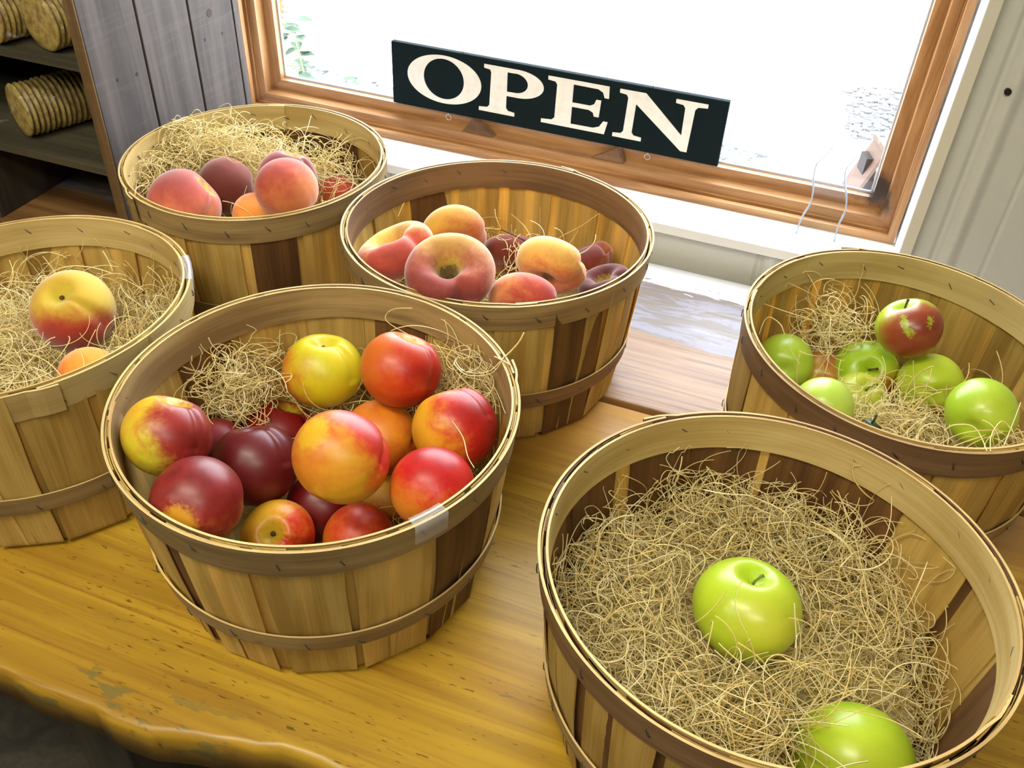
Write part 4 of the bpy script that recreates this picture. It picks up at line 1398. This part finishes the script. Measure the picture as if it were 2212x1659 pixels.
# G : wide nest with a ridge behind the apple
wG = Wool('G', inb('G'))
def hG(x, y):
    return .846 + gauss(x, y, (.03, .62), .055, .022) + gauss(x, y, (-.07, .53), .05, .010) + gauss(x, y, (.0, .40), .06, .010) - gauss(x, y, (.19, .50), .07, .015) - gauss(x, y, (.03, .51), .03, .008) - gauss(x, y, (.15, .43), .035, .03)
wG.heap(hG, 3000, curl=85)
wG.blob(P3(1620, 1140, .872), .08, .035, .03, 360, (.05, .12), 90)
wG.blob(P3(1330, 1260, .872), .06, .08, .03, 260, (.05, .12), 90)
wG.blob(P3(1560, 1560, .852), .05, .04, .02, 520, (.08, .16), 55, dir0=(1, .55, 0), spread=.22, flat=.5)
wG.blob(P3(1830, 1260, .865), .05, .06, .04, 160, (.06, .13), 60)
for pts in ([(1521, 1058, .945), (1560, 1066, .95), (1620, 1070, .945)], [(1583, 1060, .93), (1587, 1035, .95), (1583, 1028, .955)],
            [(1617, 1070, .93), (1700, 1110, .945), (1705, 1160, .925), (1720, 1190, .905)], [(1335, 1140, .95), (1360, 1165, .945), (1410, 1168, .935), (1450, 1150, .93)],
            [(1296, 1148, .955), (1285, 1210, .925), (1265, 1260, .90)], [(1955, 1300, .93), (1968, 1360, .905), (1972, 1400, .885)], [(1980, 1380, .90), (2010, 1378, .91), (2024, 1400, .905), (2008, 1430, .89)],
            [(1750, 1126, .94), (1800, 1150, .935), (1850, 1200, .92), (1880, 1260, .90)], [(1530, 1350, .93), (1540, 1345, .945), (1528, 1400, .935), (1520, 1425, .915)]):
    wG.line([P3(*p) for p in pts], .00065)
wG.build('nest of curly pale wood wool around the lone green apple in the front right basket')

wD = Wool('D', inb('D'))
def hD(x, y):
    return .876 + gauss(x, y, (-.62, .60), .04, .026) + gauss(x, y, (-.80, .58), .06, .020) - gauss(x, y, (-.70, .50), .05, .02)
wD.heap(hD, 1700, curl=80)
wD.blob(P3(315, 710, .905), .035, .06, .04, 520, (.06, .12), 60, dir0=(.1, -.3, -.9), spread=.35)
wD.blob(P3(40, 740, .90), .05, .05, .03, 320, (.05, .13), 85)
wD.blob(P3(40, 800, .915), .08, .05, .02, 260, (.06, .14), 55, dir0=(1, -.2, 0), spread=.3)
for pts in ([(20, 562, .96), (28, 590, .955), (20, 620, .945), (0, 632, .94)], [(222, 542, .97), (235, 565, .96), (243, 585, .95)], [(80, 625, .94), (110, 590, .955), (150, 575, .96), (200, 578, .955), (240, 590, .945)], [(318, 575, .96), (345, 600, .955), (365, 650, .94), (370, 670, .93)]):
    wD.line([P3(*p) for p in pts], .0006)
wD.build('pale wood wool around the large yellow and red peach in the left-edge basket')

wC = Wool('C', inb('C'))
def hC(x, y):
    return .812 + gauss(x, y, (-.46, .62), .04, .03)
wC.heap(hC, 900, curl=90)
wC.blob(P3(525, 860, .875), .035, .035, .05, 620, (.04, .08), 110)
wC.blob(P3(1010, 820, .925), .03, .04, .045, 260, (.05, .11), 95)
wC.blob(P3(800, 890, .875), .06, .05, .02, 120, (.05, .11), 95)
for pts in ([(890, 666, .968), (850, 668, .955), (832, 685, .955), (850, 705, .95), (920, 740, .955), (1000, 765, .95), (1040, 790, .945), (1062, 830, .94)],
            [(960, 690, .965), (968, 730, .955), (955, 770, .945), (975, 830, .93)], [(977, 910, .965), (1000, 945, .965), (1010, 985, .968), (1024, 1010, .97)],
            [(945, 745, .965), (975, 790, .95), (1010, 830, .94), (1040, 850, .935)]):
    wC.line([P3(*p) for p in pts], .0006)
wC.line([P3(1083, 778, .969), P3(1100, 762, .972), P3(1120, 740, .982), P3(1132, 718, .990)], .0011)
wC.line([P3(1083, 778, .969), P3(1060, 800, .962), P3(1030, 806, .955), P3(1000, 800, .955), P3(985, 782, .955), P3(990, 770, .955)], .0007)
wC.line([P3(1085, 780, .969), P3(1062, 806, .960), P3(1025, 812, .955), P3(1000, 806, .955), P3(980, 785, .955)], .0007)
wC.line([P3(1068, 770, .969), P3(1080, 776, .973), P3(1098, 786, .972), P3(1104, 792, .962)], .0010)
wC.line([P3(1078, 790, .968), P3(1084, 778, .974), P3(1090, 768, .970)], .0010)
wC.build('tufts of pale wood wool among the nectarines in the front centre basket')

wB = Wool('B', inb('B'))
def hB(x, y):
    return .835 + gauss(x, y, (-.36, .96), .04, .012)
wB.heap(hB, 900, curl=90)
wB.blob(P3(1130, 535, .915), .07, .03, .02, 40, (.04, .09), 90)
wB.line([P3(860, 467, .955), P3(868, 448, .965), P3(873, 438, .97)], .0006)
wB.build('sparse wood wool under the flat doughnut-shaped peaches')
o = MB(); tw = [Vector(P3(1082, 495, .945)), Vector(P3(1110, 508, .94)), Vector(P3(1142, 524, .930))]
o.tube(tw, [.0009, .0008, .0012], 6)
tag(o.build('twig', plain('brown_twig', s2l((84, 58, 30)), .8), smooth=True), 'thin brown twig lying on the doughnut peaches near the back of their basket', 'twig')

wA = Wool('A', inb('A'))
def hA(x, y):
    return .868 + gauss(x, y, (-.74, 1.0), .07, .062) + gauss(x, y, (-.62, .87), .03, .03)
wA.heap(hA, 1200, curl=95)
wA.blob(P3(470, 320, .935), .12, .05, .04, 800, (.05, .12), 100)
wA.blob(P3(470, 300, .958), .10, .03, .02, 260, (.05, .11), 100, cap=.016)
wA.blob(P3(340, 370, .930), .05, .05, .04, 180, (.05, .11), 100)
wA.blob(P3(690, 360, .925), .06, .03, .03, 220, (.05, .11), 90)
for pts in ([(505, 238, .972), (535, 262, .965), (570, 300, .95)], [(420, 265, .968), (400, 262, .97), (370, 258, .972)], [(672, 250, .972), (665, 275, .965), (660, 298, .955), (690, 320, .945)],
            [(300, 330, .969), (330, 380, .955), (345, 405, .95)]):
    wA.line([P3(*p) for p in pts], .0006)
wA.line([P3(318, 402, .966), P3(300, 403, .970), P3(292, 415, .971), P3(293, 440, .955), P3(294, 470, .93)], .0008)
wA.build('tall tangle of pale wood wool behind the round fuzzy peaches')

wE = Wool('E', inb('E'))
def hE(x, y):
    return .812 + gauss(x, y, (.18, .80), .06, .070) + gauss(x, y, (.07, .96), .05, .04)
wE.heap(hE, 1400, curl=95)
wE.blob(P3(1800, 725, .90), .035, .025, .035, 220, (.05, .12), 85)
wE.blob(P3(1960, 940, .885), .06, .04, .02, 520, (.04, .09), 110)
wE.blob(P3(2185, 950, .94), .03, .03, .03, 90, (.05, .1), 85)
for pts in ([(1640, 722, .945), (1650, 695, .95), (1663, 685, .953), (1685, 700, .95), (1695, 722, .945)], [(2040, 930, .955), (2060, 918, .965), (2100, 920, .968), (2120, 945, .966), (2132, 974, .967)],
            [(2140, 975, .967), (2142, 940, .968), (2165, 910, .968), (2190, 935, .96)], [(2205, 870, .96), (2190, 910, .96), (2170, 960, .962)]):
    wE.line([P3(*p) for p in pts], .0007)
wE.build('pale wood wool among the small green apples under the window corner')

# dry stem with a leaf on the apple at the front rim of basket E
lf = MB()
p0 = Vector(P3(1880, 918, .930)); p1 = Vector(P3(1893, 896, .945))
lf.tube([p0, p0.lerp(p1, .5) + Vector((.001, 0, 0)), p1], [.0013, .0011, .0015], 7)
lt = thing('apple_leaf', 'dark green leaf scrap on a short stalk at the front rim of the apple basket', 'leaf', p0)
o = lf.build('stalk', plain('leaf_stalk', s2l((52, 62, 28)), .6), lt, smooth=True); o.matrix_parent_inverse = Matrix.Translation(-p0)
q = [Vector(P3(x, y, .932)) for x, y in ((1866, 908), (1880, 905), (1905, 926), (1890, 928))]
vs = [v - p0 for v in q] + [v - p0 + Vector((0, 0, .001)) for v in q]
mesh_obj('leaf_blade', vs, [(0, 1, 2, 3), (7, 6, 5, 4), (0, 4, 5, 1), (1, 5, 6, 2), (2, 6, 7, 3), (3, 7, 4, 0)], plain('dark_leaf', s2l((44, 66, 26)), .5), lt)

# strips of clear tape folded over two rims
tp = clear_glass('shiny_tape', (.93, .94, .96)).m
_mt = NT('clear_tape'); _mt.set(Base_Color=(.85, .87, .92), Roughness=.12, Alpha=.22, Specular_IOR_Level=.8)
for key, px, py, half, lab in (('C', 910, 1100, .085, 'clear tape folded over the front rim of the nectarine basket'), ('D', 402, 580, .14, 'shiny clear tape folded over the right rim of the left-edge basket')):
    cx, cy, R, e1, e2 = BK[key]
    p = at(px, py, 2, TZ + HB)
    a0 = math.atan2(p.y - cy, p.x - cx)
    vs, fs = [], []
    n = 10
    for i in range(n + 1):
        a = a0 - half + 2 * half * i / n
        e = 1 + e1 * math.cos(2 * a) + e2 * math.sin(2 * a)
        for (dr, z) in ((.0004, HB - .020), (.0014, HB - .008), (.0018, HB + .0012), (-.004, HB + .0022), (-.0100, HB + .0018), (-.0106, HB - .014)):
            rr = R * e + dr + .0002 * math.sin(i * 2.1)
            vs.append((rr * math.cos(a), rr * math.sin(a), z))
    for i in range(n):
        for k in range(5): fs.append((6 * i + k, 6 * i + 6 + k, 6 * i + 7 + k, 6 * i + k + 1))
    par = [o for o in COL.objects if o.name.startswith('fruit_basket') and abs(o.location.x - cx) < 1e-4][0]
    o = mesh_obj('tape_strip', vs, fs, _mt.m, par)
    o['label'] = 'clear tape folded over the rim'
